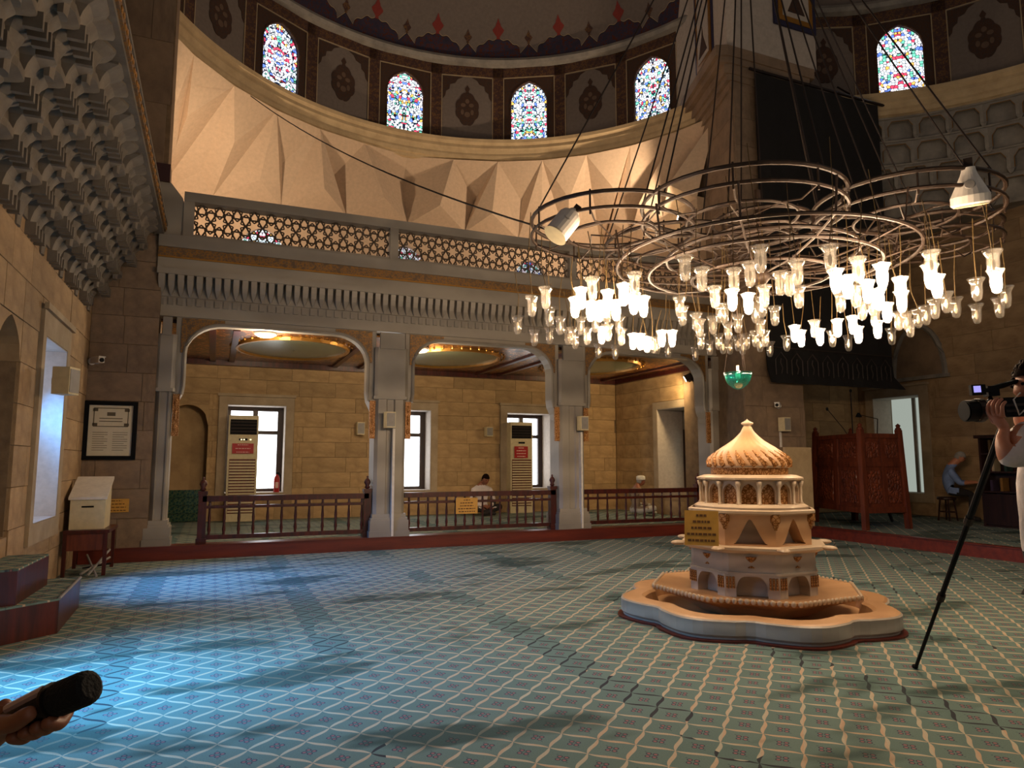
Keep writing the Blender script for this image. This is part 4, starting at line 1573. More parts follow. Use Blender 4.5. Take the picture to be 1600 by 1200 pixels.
bw = MB()
bw.lathe([(.40, .045), (.46, .06), (.62, .16), (.80, .225), (.835, .25), (.835, .265), (.80, .26), (.60, .235), (.3, .23)], 64, lobe=oct_lobe)
bw.build('bowl', M['marble_tan'], fo)
sc = MB().ball((0, 0, 0), (.017, .021, .024), 8, 5).mesh('rim_scallop', M['marble_warm'], True)
for i in range(112):
    a = 2 * PI * i / 112
    r_ = .838 * oct_lobe(a, 0, 0)
    ob('rim_scallop', sc, fo, (r_ * math.cos(a), r_ * math.sin(a), .258), a)
for (x, y, z, w_, h_) in ():
    pass


def oct_panels(nm, ap, z0, z1, w, zs, za, kind, dep, mat, backmat, n=8, base=0.0):
    W_ = 2 * ap * math.tan(PI / n)
    pm_ = MB()
    if base:
        pm_.box(-W_ / 2, W_ / 2, -dep, 0, z0, z0 + base)
    pm_.prism(arch_poly(W_, z0 + base, z1, w, zs, za, kind), -dep, 0, 'y')
    me = pm_.mesh(nm, mat)
    bk = MB().box(-w / 2 - .02, w / 2 + .02, -dep - .02, -dep, z0, za + .01).mesh('niche_back', backmat)
    for i in range(n):
        a = FA + 360 / n * i
        o = ob(nm, me, fo, (ap * math.cos(R(a)), ap * math.sin(R(a)), 0), R(a - 90))
        ob('niche_back', bk, o)


MB().lathe([(.40, .2), (.40, .95)], 8, a0=R(FA + 22.5), a1=R(FA + 22.5) + 2 * PI).build('core', M['marble_white'], fo)
oct_panels('lower_niche_panel', .52, .22, .42, .25, .31, .405, 'flat', .11, M['marble_white'], M['marble_white'])
for i in range(8):
    for sg in (-1, 1):
        a = R(FA + 45 * i)
        for k in range(3):
            off = sg * (.145 + .026 * k)
            p = (.523 * math.cos(a) - off * math.sin(a), .523 * math.sin(a) + off * math.cos(a), .305)
            ob('gilt_reed', MB().tube([(0, 0, 0), (0, 0, .095)], .009, 6).mesh('gilt_reed', M['marble_gilt']), fo, p)
MB().lathe([(.53, .42), (.53, .435), (.515, .44), (.515, .585), (.54, .60)], 64, lobe=oct_lobe).build('plain_band', M['marble_white'], fo)
for i in range(8):
    a = FA + 45 * i
    m = MB()
    m.lathe([(.0, .0), (.035, .0), (.012, .02), (.012, .04), (.04, .07), (.05, .09), (0, .09)], 10)
    m.build('carved_cup', M['marble_gilt'], fo, (.50 * math.cos(R(a)), .50 * math.sin(R(a)), .475))
MB().lathe([(.54, .595), (.585, .612), (.60, .625), (.60, .645), (.56, .65), (.4, .65)], 64, lobe=oct_lobe).build('ledge', M['marble_warm'], fo)
for i in range(8):
    a = R(FA + 45 * i + 22.5)
    m = MB()
    m.ball((.03, 0, 0), (.075, .05, .022), 12, 6)
    m.build('shell_spout', M['marble_warm'], fo, (.635 * math.cos(a), .635 * math.sin(a), .635), a)
oct_panels('upper_niche_panel', .49, .65, .91, .27, .665, .875, 'ogee', .12, M['marble_tan'], M['marble_white'], base=.012)
for i in range(8):
    a = R(FA + 45 * i + 22.5)
    m = MB()
    m.loft([[(-.02 * s, -.04 * s, z), (.035 * s, -.03 * s, z), (.035 * s, .03 * s, z), (-.02 * s, .04 * s, z)] for (s, z) in ((.3, -.10), (.7, -.05), (1, -.03), (1, .03))])
    m.build('corner_bracket', M['marble_gilt'], fo, (.525 * math.cos(a), .525 * math.sin(a), .885), a)
MB().lathe([(.50, .905), (.53, .92), (.53, .94), (.50, .95)], 64, lobe=oct_lobe).build('slab', M['marble_warm'], fo)
MB().lathe([(.49, .945), (.49, .965), (.455, .985), (.45, .99), (.2, .99)], 48).build('drum_step', M['marble_warm'], fo)
MB().lathe([(.34, .99), (.34, 1.2)], 32).build('drum_core', M['marble_gilt'], fo)
oct_panels('drum_arch', .415, .985, 1.19, .125, 1.09, 1.165, 'point', .035, M['marble_warm'], M['marble_gilt'], n=16)
colm = MB().lathe([(.02, 0), (.02, .015), (.012, .02), (.012, .15), (.022, .17), (.026, .20), (0, .20)], 8).mesh('colonnette', M['marble_warm'], True)
for i in range(16):
    a = R(FA + 22.5 * i + 11.25)
    ob('colonnette', colm, fo, (.435 * math.cos(a), .435 * math.sin(a), .985))
MB().lathe([(.42, 1.185), (.455, 1.20), (.455, 1.215), (.40, 1.235), (.35, 1.24)], 64, lobe=lambda a, r_, z: 1 + (.025 * math.cos(16 * (a - R(FA + 11.25))) if r_ > .41 else 0)).build('drum_cornice', M['marble_warm'], fo)
MB().lathe([(.335, 1.23), (.335, 1.305)], 48).build('dome_band', M['marble_gilt'], fo)
MB().lathe([(.335, 1.30), (.35, 1.305), (.35, 1.318), (.335, 1.322)], 48).build('dome_fillet', M['marble_warm'], fo)
prof = [(.345, 1.318), (.346, 1.345), (.335, 1.38), (.31, 1.415), (.27, 1.45), (.22, 1.487), (.17, 1.52), (.125, 1.555), (.09, 1.59), (.06, 1.625), (.042, 1.66), (.035, 1.675)]
MB().lathe(prof, 144, lobe=lambda a, r_, z: 1 + .055 * abs(math.sin(12 * (a + (z - 1.3) * 2.2))) * min(1, (1.7 - z) * 5)).build('ribbed_dome', M['marble_tan'], fo, smooth=True)
fg = MB()
for i in range(24):
    a = 2 * PI * (i + .0) / 24
    pts = []
    for (r_, z) in prof[:5]:
        pts.append(((r_ * 1.004) * math.cos(a - (z - 1.3) * 2.2), (r_ * 1.004) * math.sin(a - (z - 1.3) * 2.2), z))
    g_ = MB().tube(pts, [.030, .032, .027, .018, .006], 5)
    g_.build('gilt_petal', M['marble_gilt'], fo)
MB().lathe([(.035, 1.672), (.03, 1.685), (.052, 1.695), (.054, 1.708), (.03, 1.72), (.012, 1.73), (0, 1.745)], 16).build('finial', M['marble_warm'], fo, smooth=True)

# ------------------------------------------------------------------ chandelier
CHC = Vector((4.52, 5.10, 0))
chn = thing('chandelier', 'wide brass ring chandelier with many hanging glass lamps over the fountain', 'chandelier', (0, 0, 0))


def ringpts(c, r_, z, n=40):
    return [(c[0] + r_ * math.cos(2 * PI * i / n), c[1] + r_ * math.sin(2 * PI * i / n), z) for i in range(n)]


def hpos(u, d, z):
    """plan position seen at column u at horizontal depth d"""
    lat = (u - 800) / FPX * d
    f2 = Vector((math.sin(YAW), math.cos(YAW), 0))
    p = f2 * (d * math.cos(PIT) ) + CR * lat
    return Vector((p.x, p.y, z))


ZR = 3.55
RINGS = [(960, 6.45, .76), (1168, 6.0, .86), (1430, 5.98, .74), (1062, 7.2, .74), (1285, 7.1, .76), (1470, 6.75, .6), (1200, 6.5, .45)]
rc = []
for (u, d, r_) in RINGS:
    c = hpos(u, d, 0)
    rc.append((c, r_))
    MB().tube(ringpts(c, r_, ZR + .07), .019, 6, True).build('ring', M['brass'], chn)
    MB().tube(ringpts(c, r_, ZR - .07), .016, 6, True).build('ring', M['brass'], chn)
    MB().tube(ringpts(c, r_ * .55, ZR - .08, 28), .014, 6, True).build('inner_ring', M['brass'], chn)
    st_ = MB()
    for i in range(8):
        a = 2 * PI * i / 8
        ca, sa = math.cos(a), math.sin(a)
        st_.tube([(c.x + r_ * ca, c.y + r_ * sa, ZR - .12), (c.x + r_ * ca, c.y + r_ * sa, ZR + .10)], .009, 5)
        st_.tube([(c.x + r_ * ca, c.y + r_ * sa, ZR - .07), (c.x + r_ * .8 * ca, c.y + r_ * .8 * sa, ZR - .13), (c.x + r_ * .55 * ca, c.y + r_ * .55 * sa, ZR - .08)], .008, 5)
        if i % 2 == 0:
            st_.tube([(c.x + r_ * .55 * ca, c.y + r_ * .55 * sa, ZR - .08), (c.x + r_ * .3 * math.cos(a + .5), c.y + r_ * .3 * math.sin(a + .5), ZR - .02), (c.x, c.y, ZR - .08)], .008, 5)
    so = st_.build('scroll_struts', M['brass'], chn)
cc = hpos(1195, 6.4, 0)
for (r_, z) in ((1.32, 3.20), (1.02, 3.12), (.62, 3.06), (.85, 3.26)):
    MB().tube(ringpts(cc, r_, z, 56), .016, 6, True).build('lower_ring', M['brass'], chn)
for i in range(12):
    a = 2 * PI * i / 12 + .2
    pts = [(cc.x + r_ * math.cos(a), cc.y + r_ * math.sin(a), z) for (r_, z) in ((.1, 3.08), (.62, 3.06), (1.02, 3.12), (1.32, 3.20), (1.36, 3.48))]
    MB().tube(pts, .010, 5).build('arm', M['brass'], chn)
MB().lathe([(0, 2.98), (.05, 3.0), (.10, 3.06), (.06, 3.14), (.03, 3.2), (.03, 3.9)], 14, (cc.x, cc.y, 0)).build('hub', M['brass'], chn, smooth=True)
apex = Vector((cc.x - .02, cc.y, 7.6))
chains = []
for (c, r_) in rc[:6]:
    for q in range(3):
        a = 2 * PI * q / 3 + .6
        chains.append(Vector((c.x + r_ * math.cos(a), c.y + r_ * math.sin(a), ZR + .07)))
for p in chains:
    MB().tube([p, p.lerp(apex, .5) + Vector((0, 0, -.04)), apex], .008, 5).build('suspension_rod', M['iron'], chn)
MB().lathe([(.03, 7.5), (.14, 7.55), (.14, 7.66), (.04, 7.72), (.02, 7.8), (.02, 12.0)], 12, (apex.x, apex.y, 0)).build('suspension_collar', M['brass'], chn)

LG = MB().lathe([(.054, .0), (.057, .004), (.046, -.014), (.036, -.034), (.034, -.055), (.036, -.075), (.034, -.105), (.026, -.145), (.014, -.158), (.0, -.16)], 14)
lampm = LG.mesh('glass_lamp', M['glass'], True)
b_ = MB().ball((0, 0, -.085), (.024, .024, .052), 8, 6)
bulb_on, bulb_off = b_.mesh('bulb', M['bulb_on'], True), MB().ball((0, 0, -.085), (.013, .013, .038), 8, 6).mesh('bulb', M['bulb_off'], True)
LT = [(125, 655, 0), (210, 600, 0), (235, 725, 0), (300, 785, 0), (35, 780, 0), (140, 865, 0), (235, 850, 0), (350, 855, 0), (376, 850, 0), (395, 885, 0), (430, 785, 0), (470, 855, 0), (500, 540, 0),
      (430, 605, 1), (393, 665, 1), (490, 690, 1), (598, 620, 1), (545, 690, 1), (590, 700, 0), (650, 685, 1), (698, 580, 1), (765, 510, 0), (760, 640, 1), (820, 660, 1), (520, 770, 0), (668, 780, 0), (682, 860, 0),
      (560, 850, 1), (600, 830, 0), (540, 950, 0), (645, 960, 0), (755, 890, 1), (800, 892, 1), (842, 910, 1), (878, 915, 0), (905, 920, 0), (935, 870, 1), (1000, 870, 1), (975, 950, 0),
      (1080, 405, 0), (1185, 480, 0), (1046, 660, 0), (1064, 720, 0), (1265, 595, 0), (1385, 485, 0), (1485, 445, 0), (1550, 345, 0), (1150, 760, 0), (1172, 800, 0), (1180, 890, 0), (1255, 780, 0), (1298, 700, 0),
      (1325, 705, 0), (1375, 615, 1), (1475, 640, 1), (1410, 770, 0), (1350, 820, 0), (1560, 660, 0), (1520, 700, 0), (1550, 800, 0), (1235, 930, 0), (1290, 890, 0), (1318, 920, 0), (1360, 922, 0), (1410, 900, 0),
      (1440, 925, 0), (1464, 890, 0), (1520, 870, 0), (1548, 905, 0), (1580, 870, 0), (1145, 970, 0), (1575, 590, 0)]
RT = [(180, 435, 0), (75, 505, 0), (130, 510, 0), (190, 595, 0), (40, 720, 0), (385, 340, 0), (420, 490, 1), (495, 530, 1), (545, 590, 0), (450, 625, 0), (560, 415, 0), (620, 560, 1), (710, 455, 1), (585, 680, 0),
      (650, 650, 0), (690, 610, 1), (825, 540, 1), (832, 625, 1), (742, 700, 1), (1015, 375, 0), (1010, 460, 1), (1052, 525, 1), (1110, 630, 0), (1170, 665, 0), (1040, 672, 0), (985, 715, 0), (935, 735, 0),
      (865, 755, 0), (815, 752, 0), (668, 740, 0), (682, 810, 1), (770, 855, 0), (885, 800, 0), (1300, 545, 0), (1300, 705, 0), (1402, 370, 0), (1420, 490, 1), (1482, 595, 0), (1442, 665, 0), (115, 900, 0),
      (165, 838, 1), (205, 870, 1), (290, 805, 0), (322, 860, 1), (432, 800, 1), (400, 870, 0), (528, 780, 1), (562, 845, 1), (500, 900, 0), (10, 940, 0)]
lamps = [(800 + x / 4, 300 + y / 4, l) for x, y, l in LT] + [(1200 + x / 4, 300 + y / 4, l) for x, y, l in RT]
ZL = 2.80
rl = random.Random(4)
for (u, v, lit) in lamps:
    p = atz(u, v, ZL)
    o = ob('glass_lamp', lampm, chn, p)
    o.scale = (1.15, 1.15, 1.12)
    ob('bulb', bulb_on if lit else bulb_off, o)
    dxy = Vector((p.x - cc.x, p.y - cc.y, 0))
    top = Vector((p.x + rl.uniform(-.05, .05), p.y + rl.uniform(-.05, .05), 3.16 + rl.uniform(-.05, .08)))
    if rl.random() < .35:
        top.z = ZR - .08
    wq = MB().tube([(0, 0, -.05), (0, 0, .02), ((top.x - p.x) * .5 + rl.uniform(-.03, .03), (top.y - p.y) * .5, (top.z - p.z) * .45), tuple(top - p)], .0035, 4)
    ob('wire', wq.mesh('wire', M['wire']), o)

gl = thing('hanging_bowl_lamp', 'turquoise glass bowl lamp hanging below the chandelier', 'hanging lamp', atd(1153, 588, 6.35))
MB().lathe([(.125, .03), (.128, .033), (.118, .0), (.11, -.03), (.09, -.07), (.05, -.105), (.02, -.118), (0, -.12)], 24).build('bowl', M['glass_green'], gl, smooth=True)
for q in range(3):
    a = 2 * PI * q / 3 + .4
    MB().tube([(.12 * math.cos(a), .12 * math.sin(a), .03), (0, 0, .75)], .003, 4).build('chain', M['brass'], gl)
MB().tube([(0, 0, .75), (0, 0, 1.0)], .004, 4).build('chain', M['brass'], gl)
MB().lathe([(.0, -.03), (.02, -.02), (.022, .02), (.012, .05), (.012, .1), (0, .1)], 10).build('lamp_holder', M['bulb_off'], gl, smooth=True)


def bell(label, c, rot, s, prof):
    b = thing('bell_speaker', label, 'speaker', c, 0)
    b.rotation_euler = rot
    MB().lathe([(r_ * s, z * s) for r_, z in prof], 22).build('housing', M['white_plastic'], b)
    MB().lathe([(.0, 0), (.118 * s, .0)], 22).build('grille', M['beige_plastic'], b, (0, 0, (prof[-1][1] - .004) * s))
    MB().box(-.03 * s, .03 * s, -.022 * s, .022 * s, prof[0][1] * s - .01, prof[0][1] * s + .07 * s).build('clamp', M['iron'], b)
    d = MB().lathe([(.0, 0), (.04 * s, .0), (.034 * s, .010), (0, .012)], 14).build('dial', M['grey_plastic'], b, (0, -.092 * s, .02 * s))
    d.rotation_euler = (R(68), 0, 0)


bell('white cylindrical speaker clamped to the left chandelier ring', atd(882, 350, 5.95), (R(-14), R(36), -YAW), .92,
     [(0, .17), (.05, .17), (.06, .14), (.10, .11), (.112, .08), (.112, -.14), (.10, -.155), (0, -.155)])
bell('white cone shaped speaker clamped to the right chandelier ring', atd(1515, 294, 5.45), (R(14), 0, -YAW - R(33)), 1.0,
     [(0, .16), (.045, .16), (.05, .13), (.06, .10), (.125, -.04), (.135, -.06), (.135, -.12), (.12, -.135), (0, -.135)])

# ------------------------------------------------------------------ flood lamps of the exedra and the gallery


def flood(label, loc, aim, power, col=(1.0, .75, .52), size=1.0, spot=150):
    f = thing('flood_lamp', label, 'lamp', loc)
    d = (Vector(aim) - Vector(loc)).normalized()
    f.rotation_euler = d.to_track_quat('-Y', 'Z').to_euler()
    MB().prism([(-.09, -.06), (.09, -.06), (.05, .07), (-.05, .07)], -.07, .07, 'z').build('housing', M['iron'], f)
    MB().box(-.075, .075, -.072, -.062, -.055, .055).build('lamp_face', M['flood'], f)
    MB().box(-.1, .1, .02, .05, -.10, -.08).build('bracket', M['iron'], f)
    l = bpy.data.lights.new('flood_light', 'SPOT')
    l.energy = power
    l.color = col
    l.spot_size = R(spot)
    l.spot_blend = .5
    l.shadow_soft_size = .10
    lo_ = bpy.data.objects.new('flood_light', l)
    COL.objects.link(lo_)
    lo_.location = Vector(loc) + d * .12
    lo_.rotation_euler = d.to_track_quat('-Z', 'Y').to_euler()
    return f


flood('small flood lamp glowing at the right end of the upper gallery', (8.86, 11.75, 6.45), (4.2, 15.0, 7.7), 420)
flood('flood lamp hidden behind the left pier on the upper gallery', (-1.0, 12.3, 5.35), (3.4, 15.2, 8.0), 300)
fl_ = flood('small bright lamp under the gallery ceiling at the end column', (9.16, 12.02, 3.12), (7.6, 14.6, 1.6), 90, (1.0, .72, .36), 1, 165)

# ------------------------------------------------------------------ lectern, bookcase, stool
lc = thing('preaching_lectern', 'carved reddish wooden preaching lectern standing on the right platform', 'lectern', (0, 0, 0))
LA, LB_, LC_, LD = Vector((11.06, 10.56, 0)), Vector((10.52, 9.0, 0)), Vector((11.46, 8.95, 0)), Vector((12.0, 10.5, 0))
cen = (LA + LB_ + LC_ + LD) / 4
zb = ST - .01


def lpt(p, z):
    t = (z - zb) / 1.75
    q = cen + (p - cen) * (1.06 - .10 * t)
    return Vector((q.x, q.y, z))


for p in (LA, LB_, LC_, LD):
    po = MB().loft([[lpt(p, z) + Vector((dx, dy, 0)) for (dx, dy) in ((-.045, -.045), (.045, -.045), (.045, .045), (-.045, .045))] for z in (zb, 1.93)]).build('post', M['wood_carved'], lc)
    MB().lathe([(.05, 0), (.055, .02), (.03, .05), (.045, .08), (.0, .12)], 8, tuple(lpt(p, 1.93))).build('finial', M['wood_carved'], po)
carve = N('carved_relief_wood')
co = carve.coord('Object')
vv = carve.node('ShaderNodeTexVoronoi', feature='DISTANCE_TO_EDGE')
vv.inputs['Scale'].default_value = 14
carve.link(co, vv.inputs['Vector'])
carve.bump(carve.math('MINIMUM', vv.outputs['Distance'], .25), 1.0, .05)
M['carved'] = carve.set(carve.ramp(carve.noise(co, 8, 4), [(.3, lin((80, 34, 18))), (.7, lin((122, 56, 30)))]), .45)
for (p, q) in ((LA, LB_), (LB_, LC_), (LC_, LD), (LD, LA)):
    n_ = Vector(((q - p).y, -(q - p).x, 0)).normalized()
    if (p + q).dot(n_) / 2 - cen.dot(n_) < 0:
        n_ = -n_

    def quad(u0, u1, z0, z1, th, nm, mt):
        f0 = [lpt(p.lerp(q, u), z) for (u, z) in ((u0, z0), (u1, z0), (u1, z1), (u0, z1))]
        MB().loft([[x - n_ * .012 for x in f0], [x + n_ * th for x in f0]]).build(nm, mt, lc)
    quad(.03, .97, 1.78, 1.86, .03, 'top_rail', M['wood_carved'])
    quad(.03, .97, 1.27, 1.36, .03, 'mid_rail', M['wood_carved'])
    quad(.03, .97, .46, .56, .03, 'bottom_rail', M['wood_carved'])
    quad(.47, .53, .5, 1.8, .026, 'stile', M['wood_carved'])
    for (u0, u1) in ((.05, .47), (.53, .95)):
        for (z0, z1) in ((.56, 1.27), (1.36, 1.78)):
            quad(u0, u1, z0, z1, .006, 'backboard', M['wood_carved'])
            du = (u1 - u0) * .14
            quad(u0 + du, u1 - du, z0 + .07, z1 - .07, .022, 'carved_panel', M['carved'])
sf = [lpt(p, 1.70) for p in (LA, LB_, LC_, LD)]
MB().loft([sf, [x + Vector((0, 0, .03)) for x in sf]]).build('desk_top', M['wood_carved'], lc)
for (s_, e_) in (((12.05, 10.4), (12.5, 10.9)), ((11.75, 9.6), (12.3, 9.9))):
    MB().tube([(s_[0], s_[1], .62), (e_[0], e_[1], zb + .04)], .03, 6).build('strut', M['wood_dark'], lc)


def mic(label, path, r_=.008):
    m = thing('gooseneck_microphone', label, 'microphone', path[0])
    p0 = Vector(path[0])
    MB().lathe([(0, 0), (.05, 0), (.05, .015), (.015, .025), (0, .025)], 12).build('base', M['black_plastic'], m)
    MB().tube([tuple(Vector(p) - p0) for p in path], r_, 6).build('neck', M['iron'], m)
    e = Vector(path[-1]) - p0
    MB().ball(tuple(e), (.025, .025, .035), 8, 6).build('head', M['black_foam'], m)


bs = Vector((11.0, 9.6, 1.73))
mic('black gooseneck microphone bending left above the lectern', [bs, bs + Vector((-.12, .08, .25)), bs + Vector((-.33, .24, .62))])
b2 = Vector((11.2, 9.75, 1.73))
mic('tall upright microphone stand in the middle of the lectern', [b2, b2 + Vector((0, 0, .5)), b2 + Vector((0, 0, .98))], .012)
b3 = Vector((11.35, 9.35, 1.73))
dl = thing('desk_lamp', 'thin black desk lamp with folded arm on the lectern', 'lamp', b3)
MB().lathe([(0, 0), (.08, 0), (.08, .02), (.0, .025)], 14).build('base', M['black_plastic'], dl)
MB().tube([(0, 0, .02), (.02, -.02, .42)], .010, 6).build('lower_arm', M['iron'], dl)
MB().tube([(.02, -.02, .42), (-.22, .16, .50)], .008, 6).build('upper_arm', M['iron'], dl)
MB().lathe([(.02, .04), (.03, .02), (.06, -.04), (.055, -.04), (.02, .0)], 12).build('shade', M['black_plastic'], dl, (-.24, .17, .50))
pp = thing('paper_sheet', 'white paper sheet lying on top of the lectern', 'paper', (11.12, 9.2, 1.735))
MB().loft([[(-.15, -.1, 0), (.15, -.1, 0), (.15, .1, 0), (-.15, .1, 0)], [(-.15, -.1, .012), (.15, -.1, .016), (.15, .1, .012), (-.15, .1, .014)]]).build('sheet', M['paper'], pp)

bk = thing('bookcase', 'dark wooden bookcase on the platform behind the cameraman', 'bookcase', (13.2, 8.7, zb))
Box('side_panel', M['wood_dark'], bk, 0, .38, -.04, 0, 0, 1.62)
Box('side_panel', M['wood_dark'], bk, 0, .38, -2.5, -2.46, 0, 1.62)
Box('side_panel', M['wood_dark'], bk, 0, .38, -1.27, -1.23, 0, 1.62)
Box('back_panel', M['wood_dark'], bk, .35, .38, -2.46, -.04, 0, 1.62)
Box('top_board', M['wood_dark'], bk, -.05, .40, -2.55, .05, 1.62, 1.68)
for z in (.0, .62, .98, 1.32):
    Box('shelf', M['wood_dark'], bk, .01, .36, -2.46, -.04, z, z + .03)
for k in range(4):
    o = Box('door', M['wood_dark'], bk, -.02, .0, -.04 - .61 * (k + 1) + .01, -.04 - .61 * k - .01, .04, .60)
    MB().ball((-.035, -.04 - .61 * k - .08, .34), .015, 8, 5).build('knob', M['brass'], o)
bcol = {'dark red': (90, 26, 20), 'brown': (92, 70, 40), 'green': (30, 54, 44), 'cream': (170, 152, 120), 'purple': (56, 38, 62), 'navy': (26, 30, 60), 'ochre': (140, 96, 36)}
for (cn, z, y, lean) in (('dark red', 1.01, -.14, 0), ('cream', 1.01, -.20, 0), ('green', 1.01, -.42, 0), ('brown', 1.35, -.16, 0), ('navy', 1.35, -.24, 0), ('purple', .65, -.15, 0), ('ochre', .65, -.33, 0)):
    where = {1.01: 'middle', 1.35: 'top', .65: 'lower'}[z]
    b = thing('book', '%s cloth bound book on the %s shelf of the dark bookcase' % (cn, where), 'book', (13.2 + .10, 8.7 + y, zb + z), 0, 'books in the dark bookcase')
    h = .20 + .02 * (len(cn) % 3)
    mt = m_cloth('book_cloth_' + cn.replace(' ', '_'), bcol[cn])
    MB().box(0, .18, 0, .004, 0, h).box(0, .18, .041, .045, 0, h).box(0, .004, .004, .041, 0, h).build('cover', mt, b)
    MB().box(.004, .175, .004, .041, .004, h - .004).build('page_block', M['paper'], b)

st = thing('stool', 'dark round stool under the man in the blue shirt', 'stool', (13.75, 9.78, zb))
MB().lathe([(0, .42), (.17, .42), (.18, .44), (.18, .46), (.16, .48), (0, .48)], 18).build('seat', M['wood_dark'], st)
for q in range(4):
    a = PI / 4 + q * PI / 2
    MB().tube([(.12 * math.cos(a), .12 * math.sin(a), .43), (.17 * math.cos(a), .17 * math.sin(a), 0)], .018, 6).build('leg', M['wood_dark'], st)
MB().tube(ringpts((0, 0), .145, .18, 16), .010, 5, True).build('foot_ring', M['wood_dark'], st)

# ------------------------------------------------------------------ people
import bmesh


def skin_mesh(joints, edges, root):
    names = list(joints)
    bm = bmesh.new()
    lay = bm.verts.layers.skin.verify()
    vs = {}
    for n_ in names:
        p, r_ = joints[n_]
        v = bm.verts.new(p)
        rr_ = r_ if isinstance(r_, tuple) else (r_, r_)
        v[lay].radius = rr_
        v[lay].use_root = (n_ == root)
        vs[n_] = v
    for a, b in edges:
        bm.edges.new((vs[a], vs[b]))
    me = bpy.data.meshes.new('skeleton')
    bm.to_mesh(me)
    bm.free()
    o = bpy.data.objects.new('skeleton', me)
    COL.objects.link(o)
    sk = o.modifiers.new('skin', 'SKIN')
    sk.branch_smoothing = .4
    ss_ = o.modifiers.new('sub', 'SUBSURF')
    ss_.levels = ss_.render_levels = 2
    dg = bpy.context.evaluated_depsgraph_get()
    ev = o.evaluated_get(dg)
    m = ev.to_mesh()
    V = [tuple(v.co) for v in m.vertices]
    Fc = [list(p.vertices) for p in m.polygons]
    ev.to_mesh_clear()
    bpy.data.objects.remove(o)
    bpy.data.meshes.remove(me)
    return V, Fc


def head_shape(mb, c, fwd, up, h, mi=0):
    """head with jaw, nose, ears, eyes and mouth; h = head height"""
    f = Vector(fwd).normalized()
    u = (Vector(up) - f * Vector(up).dot(f)).normalized()
    s = f.cross(u)
    c = Vector(c)
    rings = []
    n, m = 18, 14
    for j in range(m + 1):
        ph = -PI / 2 + PI * j / m
        zz = math.sin(ph)
        q = max(math.cos(ph), .03)
        ring = []
        for i in range(n):
            a = 2 * PI * i / n
            x, y = math.cos(a), math.sin(a)          # x forward, y side
            fx = .40 * q * x
            sy = .33 * q * y * (1 - .22 * max(0, -zz) * (1 if x > -.2 else .5))
            if x > 0:
                fx *= 1 - .06 * max(0, zz)
                fx += .04 * max(0, -zz) * q
                if abs(y) < .30 and -.45 < zz < .10:
                    fx += .075 * (1 - abs(y) / .30) * (1 - (zz + .18) ** 2 / .08 if abs(zz + .18) < .28 else 0)
                if .15 < abs(y) < .55 and 0 < zz < .28:
                    fx -= .03
                if abs(y) < .35 and -.62 < zz < -.5:
                    fx += .02
            else:
                fx *= 1.12 if zz > -.3 else .95
            ring.append(c + f * (fx * h) + s * (sy * h) + u * (zz * .5 * h))
        rings.append(ring)
    mb.loft(rings, mi=mi)
    for sg in (-1, 1):
        mb.ball(c + s * (sg * .335 * h) - f * .02 * h - u * .02 * h, .07 * h, 8, 6, mi, Matrix((f, s, u)).transposed().to_3x3() @ Matrix.Diagonal((.8, .35, 1.25)))
        mb.ball(c + f * .345 * h + s * sg * .13 * h + u * .05 * h, .035 * h, 6, 5, 1)
    mb.ball(c + f * .375 * h - u * .28 * h, .05 * h, 8, 5, 2, Matrix((f, s, u)).transposed().to_3x3() @ Matrix.Diagonal((.5, 1.7, .35)))


def hair_shell(c, fwd, up, h, cut=0.1, grow=1.07, rough=.0, seed=0):
    f = Vector(fwd).normalized()
    u = (Vector(up) - f * Vector(up).dot(f)).normalized()
    s = f.cross(u)
    rd = random.Random(seed)
    mb = MB()
    rings = []
    n, m = 20, 10
    for j in range(m + 1):
        t = j / m
        ring = []
        for i in range(n):
            a = 2 * PI * i / n
            x, y = math.cos(a), math.sin(a)
            low = cut + (.22 if x > .3 else (-.55 if x < -.2 else -.15))
            ph = math.asin(max(-.95, min(.95, low))) * (1 - t) + PI / 2 * t
            q = max(math.cos(ph), .02)
            g_ = grow + rd.uniform(-rough, rough)
            ring.append(Vector(c) + f * (.40 * q * x * (1.12 if x < 0 else 1) * h * g_) + s * (.33 * q * y * h * g_) + u * (math.sin(ph) * .5 * h * g_))
        rings.append(ring)
    mb.loft(rings)
    return mb


